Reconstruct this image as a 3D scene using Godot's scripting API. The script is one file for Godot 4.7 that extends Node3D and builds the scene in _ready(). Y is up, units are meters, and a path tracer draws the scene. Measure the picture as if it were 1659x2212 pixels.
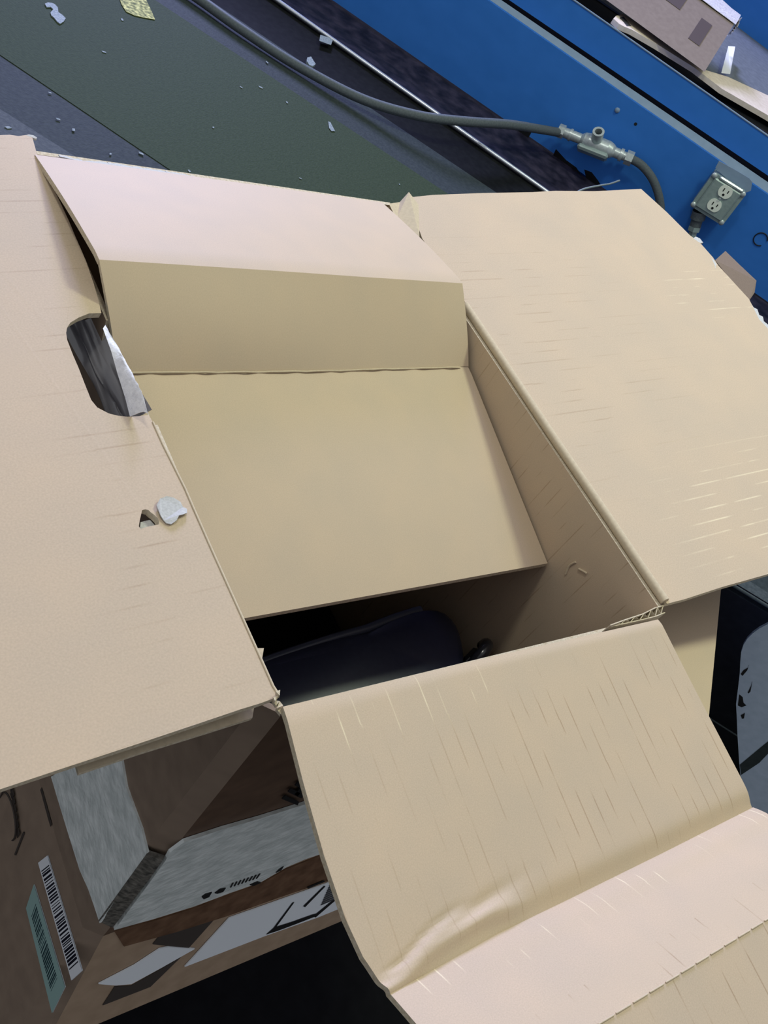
extends Node3D
# An opened tall carton in front of two warehouse conveyors, seen from above. Units are metres, y is up, the floor is y = 0.
# World axes: x along the carton's front edge, z towards the photographer. The conveyors run along (0.63, 0, 0.7766).

const RUN := Vector3(0.63, 0, 0.7766)
const OUT := Vector3(-0.7766, 0, 0.63)     # from the conveyors towards the carton
var M := {}
var rng := RandomNumberGenerator.new()

func V(x: float, y: float, z: float) -> Vector3:
	return Vector3(x, y, z)

# ---------------------------------------------------------------- mesh builder
class MB:
	var st := {}
	var order := []
	var uo := Vector3.ZERO
	var uu := Vector3(1, 0, 0)
	var uv := Vector3(0, 0, 1)
	var group := -1

	func frame(o: Vector3, u: Vector3, v: Vector3) -> void:
		uo = o
		uu = u
		uv = v

	func tool(m: Material) -> SurfaceTool:
		if not st.has(m):
			var s := SurfaceTool.new()
			s.begin(Mesh.PRIMITIVE_TRIANGLES)
			st[m] = s
			order.append(m)
		return st[m]

	func vert(s: SurfaceTool, p: Vector3, t) -> void:
		s.set_smooth_group(group)
		s.set_uv(t if t != null else Vector2((p - uo).dot(uu), (p - uo).dot(uv)))
		s.add_vertex(p)

	func tri(m: Material, a: Vector3, b: Vector3, c: Vector3, hint: Vector3, ta = null, tb = null, tc = null) -> void:
		var s := tool(m)
		if (c - a).cross(b - a).dot(hint) < 0.0:
			vert(s, a, ta)
			vert(s, c, tc)
			vert(s, b, tb)
		else:
			vert(s, a, ta)
			vert(s, b, tb)
			vert(s, c, tc)

	func quad(m: Material, a: Vector3, b: Vector3, c: Vector3, d: Vector3, hint: Vector3) -> void:
		tri(m, a, b, c, hint)
		tri(m, a, c, d, hint)

	# a sheet of any outline: several outlines that share cut lines make one sheet; off leads from the face to the back
	func plate(m: Material, sides: Material, outlines: Array, off: Vector3) -> void:
		group = -1
		var n := -off.normalized()
		var bx := n.cross(Vector3(0.31, 0.17, 0.93)).normalized()
		var by := n.cross(bx)
		var edges := {}
		for o in outlines:
			for i in o.size():
				var a: Vector3 = o[i]
				var b: Vector3 = o[(i + 1) % o.size()]
				var k1 := str(a.snapped(Vector3.ONE * 0.0002)) + str(b.snapped(Vector3.ONE * 0.0002))
				var k2 := str(b.snapped(Vector3.ONE * 0.0002)) + str(a.snapped(Vector3.ONE * 0.0002))
				if edges.has(k2):
					edges.erase(k2)
				else:
					edges[k1] = [a, b]
		for o in outlines:
			var flat := PackedVector2Array()
			var mid := Vector3.ZERO
			for p in o:
				flat.append(Vector2(p.dot(bx), p.dot(by)))
				mid += p
			var idx := Geometry2D.triangulate_polygon(flat)
			if idx.is_empty():
				push_warning("outline not triangulated, %d points" % o.size())
			for i in range(0, idx.size(), 3):
				tri(m, o[idx[i]], o[idx[i + 1]], o[idx[i + 2]], n)
				tri(m, o[idx[i]] + off, o[idx[i + 1]] + off, o[idx[i + 2]] + off, -n)
			mid /= o.size()
			var turn := 0.0
			for i in flat.size():
				turn += flat[i].cross(flat[(i + 1) % flat.size()])
			for i in o.size():
				var a: Vector3 = o[i]
				var b: Vector3 = o[(i + 1) % o.size()]
				var k1 := str(a.snapped(Vector3.ONE * 0.0002)) + str(b.snapped(Vector3.ONE * 0.0002))
				if edges.has(k1):
					quad(sides, a, b, b + off, a + off, (b - a).cross(n) * signf(turn) * signf(bx.cross(by).dot(n)))

	# rows of points make a smooth sheet of the given thickness (off per point, along off)
	func sheet(m: Material, sides: Material, rows: Array, off: Vector3) -> void:
		var n := -off.normalized()
		var nv := rows.size() - 1
		var nu: int = rows[0].size() - 1
		for j in nv:
			for i in nu:
				var a: Vector3 = rows[j][i]
				var b: Vector3 = rows[j][i + 1]
				var c: Vector3 = rows[j + 1][i + 1]
				var d: Vector3 = rows[j + 1][i]
				group = 1
				quad(m, a, b, c, d, n)
				group = 2
				quad(m, a + off, b + off, c + off, d + off, -n)
		group = -1
		var mid: Vector3 = (rows[0][0] + rows[nv][nu]) * 0.5
		for i in nu:
			for j in [0, nv]:
				var a: Vector3 = rows[j][i]
				var b: Vector3 = rows[j][i + 1]
				quad(sides, a, b, b + off, a + off, (a - mid) - n * (a - mid).dot(n))
		for j in nv:
			for i in [0, nu]:
				var a: Vector3 = rows[j][i]
				var b: Vector3 = rows[j + 1][i]
				quad(sides, a, b, b + off, a + off, (a - mid) - n * (a - mid).dot(n))

	func ring(o: Vector3, ax: Vector3, r: float, n: int, turn := 0.0) -> Array:
		var u := ax.cross(Vector3(0.2, 0.9, 0.37)).normalized()
		var w := ax.normalized().cross(u)
		var out := []
		for i in n:
			var t := TAU * i / n + turn
			out.append(o + (u * cos(t) + w * sin(t)) * r)
		return out

	func tube(m: Material, path: Array, r: float, n := 12, closed := false) -> void:
		var rings := []
		var u := Vector3.ZERO
		for i in path.size():
			var d: Vector3
			if closed:
				d = path[(i + 1) % path.size()] - path[(i - 1 + path.size()) % path.size()]
			else:
				d = path[mini(i + 1, path.size() - 1)] - path[maxi(i - 1, 0)]
			d = d.normalized()
			if u == Vector3.ZERO:
				u = d.cross(Vector3(0.2, 0.9, 0.37)).normalized()
			u = (u - d * u.dot(d)).normalized()
			var w := d.cross(u)
			var rr := []
			for k in n:
				rr.append(path[i] + (u * cos(TAU * k / n) + w * sin(TAU * k / n)) * r)
			rings.append(rr)
		group = 1
		var last := path.size() if closed else path.size() - 1
		for i in last:
			var i2 := (i + 1) % path.size()
			for k in n:
				var k2 := (k + 1) % n
				quad(m, rings[i][k], rings[i][k2], rings[i2][k2], rings[i2][k], rings[i][k] - path[i])
		group = -1
		if not closed:
			for e in [0, path.size() - 1]:
				var out: Vector3 = path[0] - path[1] if e == 0 else path[e] - path[e - 1]
				for k in range(1, n - 1):
					tri(m, rings[e][0], rings[e][k], rings[e][k + 1], out)

	# profile: [distance along the axis, radius] pairs
	func lathe(m: Material, o: Vector3, ax: Vector3, profile: Array, n := 24, smooth := false, turn := 0.0) -> void:
		var a := ax.normalized()
		for i in profile.size() - 1:
			var r0 := ring(o + a * profile[i][0], a, profile[i][1], n, turn)
			var r1 := ring(o + a * profile[i + 1][0], a, profile[i + 1][1], n, turn)
			var slope := Vector2(profile[i + 1][0] - profile[i][0], profile[i + 1][1] - profile[i][1])
			for k in n:
				var k2 := (k + 1) % n
				var rad: Vector3 = (r0[k] + r0[k2] + r1[k] + r1[k2]) * 0.25
				rad = rad - o
				rad = (rad - a * rad.dot(a)).normalized()
				group = 10 + i if n > 8 and not smooth else (5 if smooth else -1)
				quad(m, r0[k], r0[k2], r1[k2], r1[k], rad * slope.x - a * slope.y)
		group = -1

	# a box with chamfered edges: centre and three half axes
	func box(m: Material, o: Vector3, x: Vector3, y: Vector3, z: Vector3, bevel := 0.002) -> void:
		group = -1
		var ax := [x, y, z]
		var ix := []
		for q in ax:
			var l: float = q.length()
			ix.append(q * maxf(0.1, 1.0 - bevel / l))
		for k in 3:
			var k1 := (k + 1) % 3
			var k2 := (k + 2) % 3
			for s in [-1.0, 1.0]:
				var c: Vector3 = o + ax[k] * s
				quad(m, c - ix[k1] - ix[k2], c + ix[k1] - ix[k2], c + ix[k1] + ix[k2], c - ix[k1] + ix[k2], ax[k] * s)
				for s1 in [-1.0, 1.0]:
					var p0: Vector3 = o + ax[k] * s + ix[k1] * s1
					var p1: Vector3 = o + ix[k] * s + ax[k1] * s1
					quad(m, p0 - ix[k2], p0 + ix[k2], p1 + ix[k2], p1 - ix[k2], ax[k].normalized() * s + ax[k1].normalized() * s1)
		for sx in [-1.0, 1.0]:
			for sy in [-1.0, 1.0]:
				for sz in [-1.0, 1.0]:
					tri(m, o + x * sx + ix[1] * sy + ix[2] * sz, o + ix[0] * sx + y * sy + ix[2] * sz, o + ix[0] * sx + ix[1] * sy + z * sz, x * sx + y * sy + z * sz)

	func commit(shift: Vector3) -> ArrayMesh:
		var am := ArrayMesh.new()
		for m in order:
			var s: SurfaceTool = st[m]
			s.generate_normals()
			var raw := s.commit_to_arrays()
			var pos: PackedVector3Array = raw[Mesh.ARRAY_VERTEX]
			for i in pos.size():
				pos[i] -= shift
			raw[Mesh.ARRAY_VERTEX] = pos
			am.add_surface_from_arrays(Mesh.PRIMITIVE_TRIANGLES, raw)
			am.surface_set_material(am.get_surface_count() - 1, m)
		return am

# ---------------------------------------------------------------- naming helpers
func tag(o: Node, label: String, category := "", group := "", kind := "") -> Node:
	if label:
		o.set_meta("label", label)
	if category:
		o.set_meta("category", category)
	if group:
		o.set_meta("group", group)
	if kind:
		o.set_meta("kind", kind)
	return o

func thing(called: String, at: Vector3, label: String, category: String, group := "") -> Node3D:
	var o := Node3D.new()
	o.name = called
	add_child(o, true)
	o.position = at
	tag(o, label, category, group)
	return o

# commits mb (built in world coordinates) as one named mesh under parent
func obj(called: String, mb: MB, parent: Node = self, label := "") -> MeshInstance3D:
	var o := MeshInstance3D.new()
	o.name = called
	var base := Vector3.ZERO
	var p := parent
	while p != self:
		base += (p as Node3D).position
		p = p.get_parent()
	o.mesh = mb.commit(base)
	parent.add_child(o, true)
	if label:
		o.set_meta("label", label)
	return o

func alone(called: String, mb: MB, at: Vector3, label: String, category: String, group := "") -> MeshInstance3D:
	var o := MeshInstance3D.new()
	o.name = called
	o.mesh = mb.commit(at)
	add_child(o, true)
	o.position = at
	tag(o, label, category, group)
	return o

# ---------------------------------------------------------------- materials
func mat(c: Color, rough := 0.8, metal := 0.0) -> StandardMaterial3D:
	var m := StandardMaterial3D.new()
	m.albedo_color = c
	m.roughness = rough
	m.metallic = metal
	return m

func noise_tex(freq: float, oct: int, sd: int, lo: Color, hi: Color, size := 512, bump := 0.0) -> NoiseTexture2D:
	var f := FastNoiseLite.new()
	f.noise_type = FastNoiseLite.TYPE_SIMPLEX_SMOOTH
	f.frequency = freq
	f.fractal_octaves = oct
	f.seed = sd
	var t := NoiseTexture2D.new()
	t.width = size
	t.height = size
	t.seamless = true
	t.noise = f
	if bump > 0.0:
		t.as_normal_map = true
		t.bump_strength = bump
	else:
		var g := Gradient.new()
		g.set_color(0, lo)
		g.set_color(1, hi)
		t.color_ramp = g
	return t

# a material whose tone wanders between two colours, with a fine relief; scale is repeats per metre
func speckled(lo: Color, hi: Color, rough: float, scale: float, sd: int, bump := 0.0, freq := 0.02, oct := 4, metal := 0.0) -> StandardMaterial3D:
	var m := mat(Color.WHITE, rough, metal)
	m.metallic_specular = 0.2 if metal == 0.0 else 0.5
	m.albedo_texture = noise_tex(freq, oct, sd, lo, hi)
	m.uv1_triplanar = true
	m.uv1_scale = Vector3.ONE * scale
	if bump > 0.0:
		m.normal_enabled = true
		m.normal_texture = noise_tex(freq * 2.0, oct, sd + 7, lo, hi, 512, bump)
		m.normal_scale = 0.5
	return m

var kraft_base: Image

# kraft paper: fine fibres and slow blotches; 1024 pixels stand for 0.44 m
func make_kraft() -> void:
	var a := FastNoiseLite.new()
	a.seed = 3
	a.frequency = 0.35
	a.fractal_octaves = 3
	var b := FastNoiseLite.new()
	b.seed = 9
	b.frequency = 0.006
	b.fractal_octaves = 3
	var fa := a.get_seamless_image(1024, 1024).get_data()
	var fb := b.get_seamless_image(1024, 1024).get_data()
	var out := PackedByteArray()
	out.resize(1024 * 1024 * 3)
	for i in 1024 * 1024:
		var k := 1.0 + (fa[i] / 255.0 - 0.5) * 0.09 + (fb[i] / 255.0 - 0.5) * 0.025
		var w := (fb[i] / 255.0 - 0.5) * 6.0
		out[i * 3] = int(clampf(KRAFT.r * 255.0 * k + w * 0.4, 0, 255))
		out[i * 3 + 1] = int(clampf(KRAFT.g * 255.0 * k, 0, 255))
		out[i * 3 + 2] = int(clampf(KRAFT.b * 255.0 * k - w * 0.4, 0, 255))
	kraft_base = Image.create_from_data(1024, 1024, false, Image.FORMAT_RGB8, out)

const KRAFT := Color(0.77, 0.693, 0.592)

# broken score lines left by the corrugator, one per flute, running along v; pale runs are glints painted in
func scored(mode: int, sd: int) -> Image:
	var im := kraft_base.duplicate() as Image
	var n := FastNoiseLite.new()
	n.seed = sd
	n.frequency = 0.008
	n.fractal_octaves = 3
	var lines := 47 if mode == 1 or mode == 2 else 31
	for i in lines:
		var x0 := (i + 0.5) / lines * 1024.0
		for y in 1024:
			var u := x0 / 1024.0
			var v := y / 1024.0
			var s := n.get_noise_2d(i * 53.0, y * 1.0) * 2.2
			var dark := 0.0
			var pale := 0.0
			if mode == 0:      # front flap: dark in the middle, painted glints beside both creases
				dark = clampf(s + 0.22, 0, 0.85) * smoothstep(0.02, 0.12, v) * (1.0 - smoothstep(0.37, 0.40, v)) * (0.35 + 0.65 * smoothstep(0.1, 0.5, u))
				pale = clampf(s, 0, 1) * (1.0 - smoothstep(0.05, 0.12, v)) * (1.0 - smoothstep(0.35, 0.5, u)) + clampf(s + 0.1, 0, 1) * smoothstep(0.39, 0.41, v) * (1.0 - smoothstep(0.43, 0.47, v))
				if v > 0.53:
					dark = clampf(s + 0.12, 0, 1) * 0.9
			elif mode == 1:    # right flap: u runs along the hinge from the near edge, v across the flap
				dark = clampf(s + 0.02, 0, 1) * 0.45 * (1.0 - smoothstep(0.15, 0.45, v)) * smoothstep(0.12, 0.35, u) * (1.0 - smoothstep(0.65, 0.8, u))
				pale = clampf(s + 0.3, 0, 1) * 0.9 * (1.0 - smoothstep(0.14, 0.30, u)) * smoothstep(0.06, 0.2, v) * smoothstep(0.0, 0.03, v) + clampf(s + 0.1, 0, 1) * 0.8 * smoothstep(0.5, 0.56, u) * (1.0 - smoothstep(0.62, 0.68, u)) * smoothstep(0.46, 0.54, v)
			elif mode == 2:    # left flap: faint, mostly beside the fold
				dark = clampf(s - 0.05, 0, 1) * 0.5 * (1.0 - smoothstep(0.05, 0.14, v))
			else:              # inner wall
				dark = clampf(s + 0.05, 0, 1) * 0.8
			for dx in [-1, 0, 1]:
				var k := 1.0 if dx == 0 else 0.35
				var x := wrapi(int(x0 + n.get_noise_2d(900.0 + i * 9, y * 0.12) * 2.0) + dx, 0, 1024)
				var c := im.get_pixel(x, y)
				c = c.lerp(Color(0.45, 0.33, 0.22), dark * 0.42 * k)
				c = c.lerp(Color(0.98, 0.93, 0.78), pale * 0.75 * k)  # specular glints on the flutes, drawn into the albedo
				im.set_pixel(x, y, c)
	return im

func kraft_mat(im: Image, triplanar := false) -> StandardMaterial3D:
	var m := mat(Color.WHITE, 0.62)
	m.metallic_specular = 0.35
	m.albedo_texture = ImageTexture.create_from_image(im)
	if triplanar:
		m.uv1_triplanar = true
		m.uv1_scale = Vector3.ONE / 0.44
	return m

func barcode(w: int, h: int, paper: Color, ink: Color, margin: int, low: int, sd: int) -> StandardMaterial3D:
	var im := Image.create(w, h, false, Image.FORMAT_RGB8)
	im.fill(paper)
	rng.seed = sd
	var x := margin
	while x < w - margin:
		var t := rng.randi_range(3, 11)
		im.fill_rect(Rect2i(x, low, mini(t, w - margin - x), h - low * 2), ink)
		x += t + rng.randi_range(3, 9)
	var m := mat(Color.WHITE, 0.45)
	m.albedo_texture = ImageTexture.create_from_image(im)
	m.texture_repeat = false
	return m

func make_materials() -> void:
	make_kraft()
	M.kraft = kraft_mat(kraft_base, true)
	M.front = kraft_mat(scored(0, 11))
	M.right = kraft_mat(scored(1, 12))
	M.left = kraft_mat(scored(2, 13))
	M.inner = kraft_mat(scored(3, 14))
	M.outside = speckled(Color(0.51, 0.445, 0.39), Color(0.58, 0.51, 0.445), 0.6, 3.0, 31)
	M.outside_low = speckled(Color(0.62, 0.535, 0.45), Color(0.70, 0.61, 0.52), 0.6, 3.0, 35)
	M.outside_dark = speckled(Color(0.36, 0.29, 0.24), Color(0.44, 0.355, 0.295), 0.5, 3.0, 33)  # front board, shade under the flaps put into its colour
	M.edge = speckled(Color(0.72, 0.66, 0.55), Color(0.86, 0.82, 0.74), 0.8, 30.0, 41)
	M.crease = speckled(Color(0.75, 0.69, 0.59), Color(0.82, 0.76, 0.65), 0.7, 20.0, 43)
	M.torn = speckled(Color(0.70, 0.70, 0.69), Color(0.82, 0.82, 0.81), 0.85, 40.0, 45)
	M.paper = mat(Color(0.95, 0.96, 0.97), 0.7)
	M.tape_white = speckled(Color(0.80, 0.83, 0.82), Color(0.96, 0.98, 0.97), 0.4, 6.0, 51, 6.0, 0.012, 3)
	M.tape_worn = speckled(Color(0.20, 0.20, 0.19), Color(0.60, 0.58, 0.54), 0.6, 9.0, 53, 4.0, 0.03, 4)
	M.tape_brown = speckled(Color(0.36, 0.27, 0.21), Color(0.50, 0.39, 0.31), 0.22, 8.0, 55, 4.0, 0.01, 2)
	M.label = mat(Color(0.95, 0.97, 0.99), 0.5)
	M.ink = mat(Color(0.05, 0.05, 0.055), 0.6)
	M.ink_grey = mat(Color(0.25, 0.25, 0.27), 0.6)
	M.print_brown = mat(Color(0.25, 0.22, 0.20), 0.7)
	M.code_white = barcode(512, 96, Color(0.90, 0.91, 0.93), Color(0.06, 0.06, 0.12), 40, 8, 5)
	M.code_green = barcode(512, 110, Color(0.58, 0.70, 0.68), Color(0.15, 0.24, 0.26), 70, 26, 8)
	M.case = speckled(Color(0.14, 0.15, 0.225), Color(0.165, 0.18, 0.25), 0.42, 12.0, 61)
	M.case.metallic_specular = 0.5
	M.case_highlight = mat(Color(0.24, 0.26, 0.32), 0.4)
	M.black_gloss = mat(Color(0.14, 0.14, 0.16), 0.2)
	M.film_highlight = speckled(Color(0.84, 0.84, 0.87), Color(0.97, 0.97, 0.99), 0.2, 30.0, 64, 8.0, 0.01, 3)
	M.film = speckled(Color(0.46, 0.45, 0.46), Color(0.58, 0.57, 0.59), 0.3, 5.0, 63, 6.0, 0.006, 2)
	M.film.metallic_specular = 1.0
	M.film.clearcoat_enabled = true
	M.film.clearcoat = 1.0
	M.film.clearcoat_roughness = 0.12
	M.belt = speckled(Color(0.19, 0.238, 0.165), Color(0.23, 0.278, 0.20), 0.75, 4.0, 71, 2.0, 0.05, 4)
	M.margin = speckled(Color(0.18, 0.21, 0.215), Color(0.235, 0.265, 0.265), 0.7, 5.0, 73, 2.0, 0.03, 5)
	M.worn_steel = speckled(Color(0.23, 0.26, 0.265), Color(0.31, 0.335, 0.335), 0.65, 7.0, 75, 2.0, 0.03, 5)
	M.black = speckled(Color(0.09, 0.095, 0.11), Color(0.13, 0.135, 0.15), 0.75, 4.0, 77)
	M.guide = speckled(Color(0.05, 0.058, 0.065), Color(0.10, 0.108, 0.115), 0.8, 4.0, 78)
	M.skirt = speckled(Color(0.09, 0.09, 0.14), Color(0.26, 0.24, 0.31), 0.5, 3.0, 79, 0.0, 0.012, 4)
	M.steel = speckled(Color(0.75, 0.78, 0.83), Color(0.90, 0.92, 0.95), 0.3, 6.0, 81, 0.0, 0.02, 4, 0.9)
	M.zinc = speckled(Color(0.66, 0.70, 0.71), Color(0.80, 0.84, 0.85), 0.33, 14.0, 83, 0.0, 0.02, 4, 0.45)
	M.galv = speckled(Color(0.53, 0.60, 0.60), Color(0.62, 0.69, 0.69), 0.4, 10.0, 85, 0.0, 0.02, 4, 0.15)
	M.blue = speckled(Color(0.21, 0.46, 0.80), Color(0.235, 0.49, 0.84), 0.45, 3.0, 87, 1.0, 0.01, 4)
	M.blue_pale = speckled(Color(0.50, 0.58, 0.68), Color(0.56, 0.64, 0.74), 0.4, 3.0, 89)
	M.blue_dark = mat(Color(0.03, 0.06, 0.16), 0.6)
	M.hose = speckled(Color(0.31, 0.34, 0.36), Color(0.41, 0.44, 0.46), 0.55, 20.0, 91)
	M.ivory = mat(Color(0.93, 0.96, 0.92), 0.35)
	M.slot = mat(Color(0.05, 0.06, 0.06), 0.6)
	M.grey_paint = speckled(Color(0.66, 0.73, 0.80), Color(0.74, 0.80, 0.87), 0.4, 5.0, 93)
	M.carton_far = speckled(Color(0.53, 0.48, 0.45), Color(0.59, 0.54, 0.505), 0.7, 5.0, 95)
	M.carton_print = mat(Color(0.33, 0.28, 0.28), 0.7)
	M.beige = speckled(Color(0.86, 0.80, 0.72), Color(0.94, 0.89, 0.82), 0.6, 5.0, 97)
	M.grey_belt = speckled(Color(0.40, 0.43, 0.46), Color(0.47, 0.50, 0.53), 0.6, 4.0, 99)
	M.wrap = speckled(Color(0.80, 0.79, 0.82), Color(0.95, 0.94, 0.95), 0.25, 8.0, 101, 8.0, 0.015, 3)
	M.yellow = speckled(Color(0.25, 0.28, 0.14), Color(0.95, 0.93, 0.62), 0.7, 5.0, 103, 0.0, 0.03, 2)
	M.scrap = speckled(Color(0.42, 0.47, 0.48), Color(0.62, 0.66, 0.66), 0.6, 20.0, 105)
	M.floor = speckled(Color(0.07, 0.07, 0.085), Color(0.10, 0.10, 0.115), 0.8, 2.0, 107)
	M.tab = speckled(Color(0.47, 0.41, 0.365), Color(0.53, 0.465, 0.415), 0.6, 20.0, 109)

# ---------------------------------------------------------------- the scene
func _ready() -> void:
	camera_and_light()
	make_materials()
	build_floor()
	build_near_conveyor()
	build_blue_conveyor()
	build_carton()
	build_contents()
	build_stand()
	build_conduit()
	build_outlet()
	build_far_goods()
	build_guard()
	build_scraps()

func camera_and_light() -> void:
	var cam := Camera3D.new()
	cam.name = "camera"
	cam.fov = 56.8832
	cam.near = 0.02
	cam.far = 60.0
	cam.transform = Transform3D(Basis(Vector3(0.78206961, 0.449402, 0.43174642), Vector3(0.08798933, 0.60623076, -0.79040631), Vector3(-0.61694814, 0.65614183, 0.43457208)), Vector3(-0.30148404, 1.53651314, 0.19155707))
	add_child(cam)
	cam.current = true
	var env := Environment.new()
	env.background_mode = Environment.BG_COLOR
	env.background_color = Color(0.62, 0.63, 0.65)
	env.background_energy_multiplier = 1.0
	env.tonemap_mode = Environment.TONE_MAPPER_LINEAR
	env.tonemap_exposure = 0.97
	env.sdfgi_enabled = true
	env.ssao_enabled = true
	env.ssil_enabled = true
	var we := WorldEnvironment.new()
	we.name = "world_environment"
	we.environment = env
	add_child(we)
	area("high_bay_light", V(1.25, 2.8, -0.6), V(0.3, 1.05, -0.2), Vector2(0.25, 0.25), Color(0.95, 1.0, 0.87), 2.0)
	area("aisle_light", V(-0.5, 3.5, -0.8), V(0.3, 1.0, -0.15), Vector2(0.3, 0.3), Color(1.0, 1.0, 0.95), 1.4)
	area("ceiling_fill", V(0.6, 4.6, -0.4), V(0.3, 1.05, -0.3), Vector2(4.5, 4.5), Color(1.0, 0.99, 0.96), 1.3)  # added soft overhead fill, no fixture behind it
	area("far_bay_light", V(1.6, 3.1, -5.0), V(0.2, 1.05, -0.1), Vector2(1.6, 0.7), Color(0.72, 0.74, 1.0), 36.0)

func area(called: String, at: Vector3, target: Vector3, size: Vector2, c: Color, e: float) -> void:
	var l := AreaLight3D.new()
	l.name = called
	l.area_size = size
	l.light_color = c
	l.light_energy = e
	l.area_range = 30.0
	l.shadow_enabled = true
	add_child(l)
	l.look_at_from_position(at, target, Vector3(0.3, 0.2, 1).normalized())

func build_floor() -> void:
	var mb := MB.new()
	mb.box(M.floor, V(0.6, -0.05, -1.2), V(5, 0, 0), V(0, 0.05, 0), V(0, 0, 5))
	tag(obj("floor", mb), "dark warehouse floor below the carton and the conveyors", "", "", "structure")

# ---------------------------------------------------------------- conveyor with the green belt
func strip(m: Material, a: Array, b: Array, thick: float) -> MB:
	var mb := MB.new()
	mb.plate(m, m, [[a[0], a[1], b[1], b[0]]], V(0, -thick, 0))
	return mb

func build_near_conveyor() -> void:
	var t := thing("belt_conveyor", V(0.75, 0, -1.25), "low conveyor with a wide dusty green belt between dark steel sides", "conveyor")
	var s0 := [RUN * -1.9 - OUT * 0.70 + V(0, 0.7, 0), RUN * 1.3 - OUT * 1.01 + V(0, 0.7, 0)]
	var s1 := [V(-0.5723, 0.7, -1.9823), V(1.767, 0.7, 0.2405)]
	s1[1] = s0[1] - OUT * 0.02
	var s2 := [V(-0.4224, 0.7, -2.1039), V(1.6279, 0.7, 0.3534)]
	var s3 := [V(-0.0628, 0.7, -2.3956), V(2.1015, 0.7, -0.0309)]
	var s4 := [V(0.0692, 0.7, -2.5027), V(2.21, 0.7, -0.1188)]
	var s5 := [V(0.2693, 0.715, -2.665), V(2.2532, 0.715, -0.1539)]
	var s6 := [V(0.4579, 0.6861, -2.818), V(2.4739, 0.7122, -0.3329)]
	var down := V(0, -0.004, 0)
	obj("belt", strip(M.belt, s2, s3, 0.003), t, "dusty green belt")
	obj("belt_edge", strip(M.margin, [s1[0] + down * 0.3, s1[1] + down * 0.3], [s2[0] + down * 0.3 - OUT * 0.02, s2[1] + down * 0.3 - OUT * 0.02], 0.010), t)
	obj("belt_edge", strip(M.margin, [s3[0] + down * 0.3 + OUT * 0.02, s3[1] + down * 0.3 + OUT * 0.02], [s4[0] + down * 0.5, s4[1] + down * 0.5], 0.010), t)
	obj("frame_plate", strip(M.worn_steel, s0, s1, 0.012), t, "scratched grey steel plate")
	# the black steel guide beside the belt rises a little to the bright rail
	var mb := MB.new()
	mb.plate(M.guide, M.guide, [[s4[0] + down, s4[1] + down, s5[1] - V(0, 0.012, 0), s5[0] - V(0, 0.012, 0)]], V(0, -0.01, 0))
	obj("guide_plate", mb, t, "black steel guide plate")
	mb = MB.new()
	var rail := []
	for i in 25:
		rail.append(s5[0].lerp(s5[1], i / 24.0) - V(0, 0.005, 0))
	mb.tube(M.steel, rail, 0.0055, 10)
	obj("guide_rail", mb, t, "bright polished steel rail")
	mb = MB.new()
	mb.plate(M.skirt, M.skirt, [[s5[0] - V(0, 0.008, 0), s5[1] - V(0, 0.008, 0), s6[1] + V(0, -0.004, 0), s6[0] + V(0, -0.004, 0)]], V(0, -0.01, 0))
	obj("skirt_plate", mb, t, "scuffed purplish black plate below the blue panel")
	# the near side of the frame, with its two lips
	mb = MB.new()
	var d := V(0, -0.42, 0)
	mb.plate(M.black, M.black, [[s0[0], s0[1], s0[1] + d, s0[0] + d]], V(0.008, 0, -0.0065))
	obj("side_plate", mb, t, "black steel side of the frame")
	mb = MB.new()
	var lip := []
	for i in 2:
		lip.append(s0[i] + V(0, 0.001, 0))
	mb.tube(M.worn_steel, lip, 0.0028, 8)
	obj("lip", mb, t)
	mb = MB.new()
	mb.tube(M.worn_steel, [V(-0.4623, 0.3359, -2.0715), V(1.5537, 0.449, 0.4136)], 0.0016, 8)
	obj("lip", mb, t)
	for s in [-1.5, -0.3, 0.9]:
		for k in [1.02, 1.65]:
			mb = MB.new()
			var p: Vector3 = RUN * s - OUT * k
			mb.box(M.black, p + V(0, 0.34, 0), RUN * 0.03, V(0, 0.34, 0), OUT * 0.03)
			obj("leg", mb, t)

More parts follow.
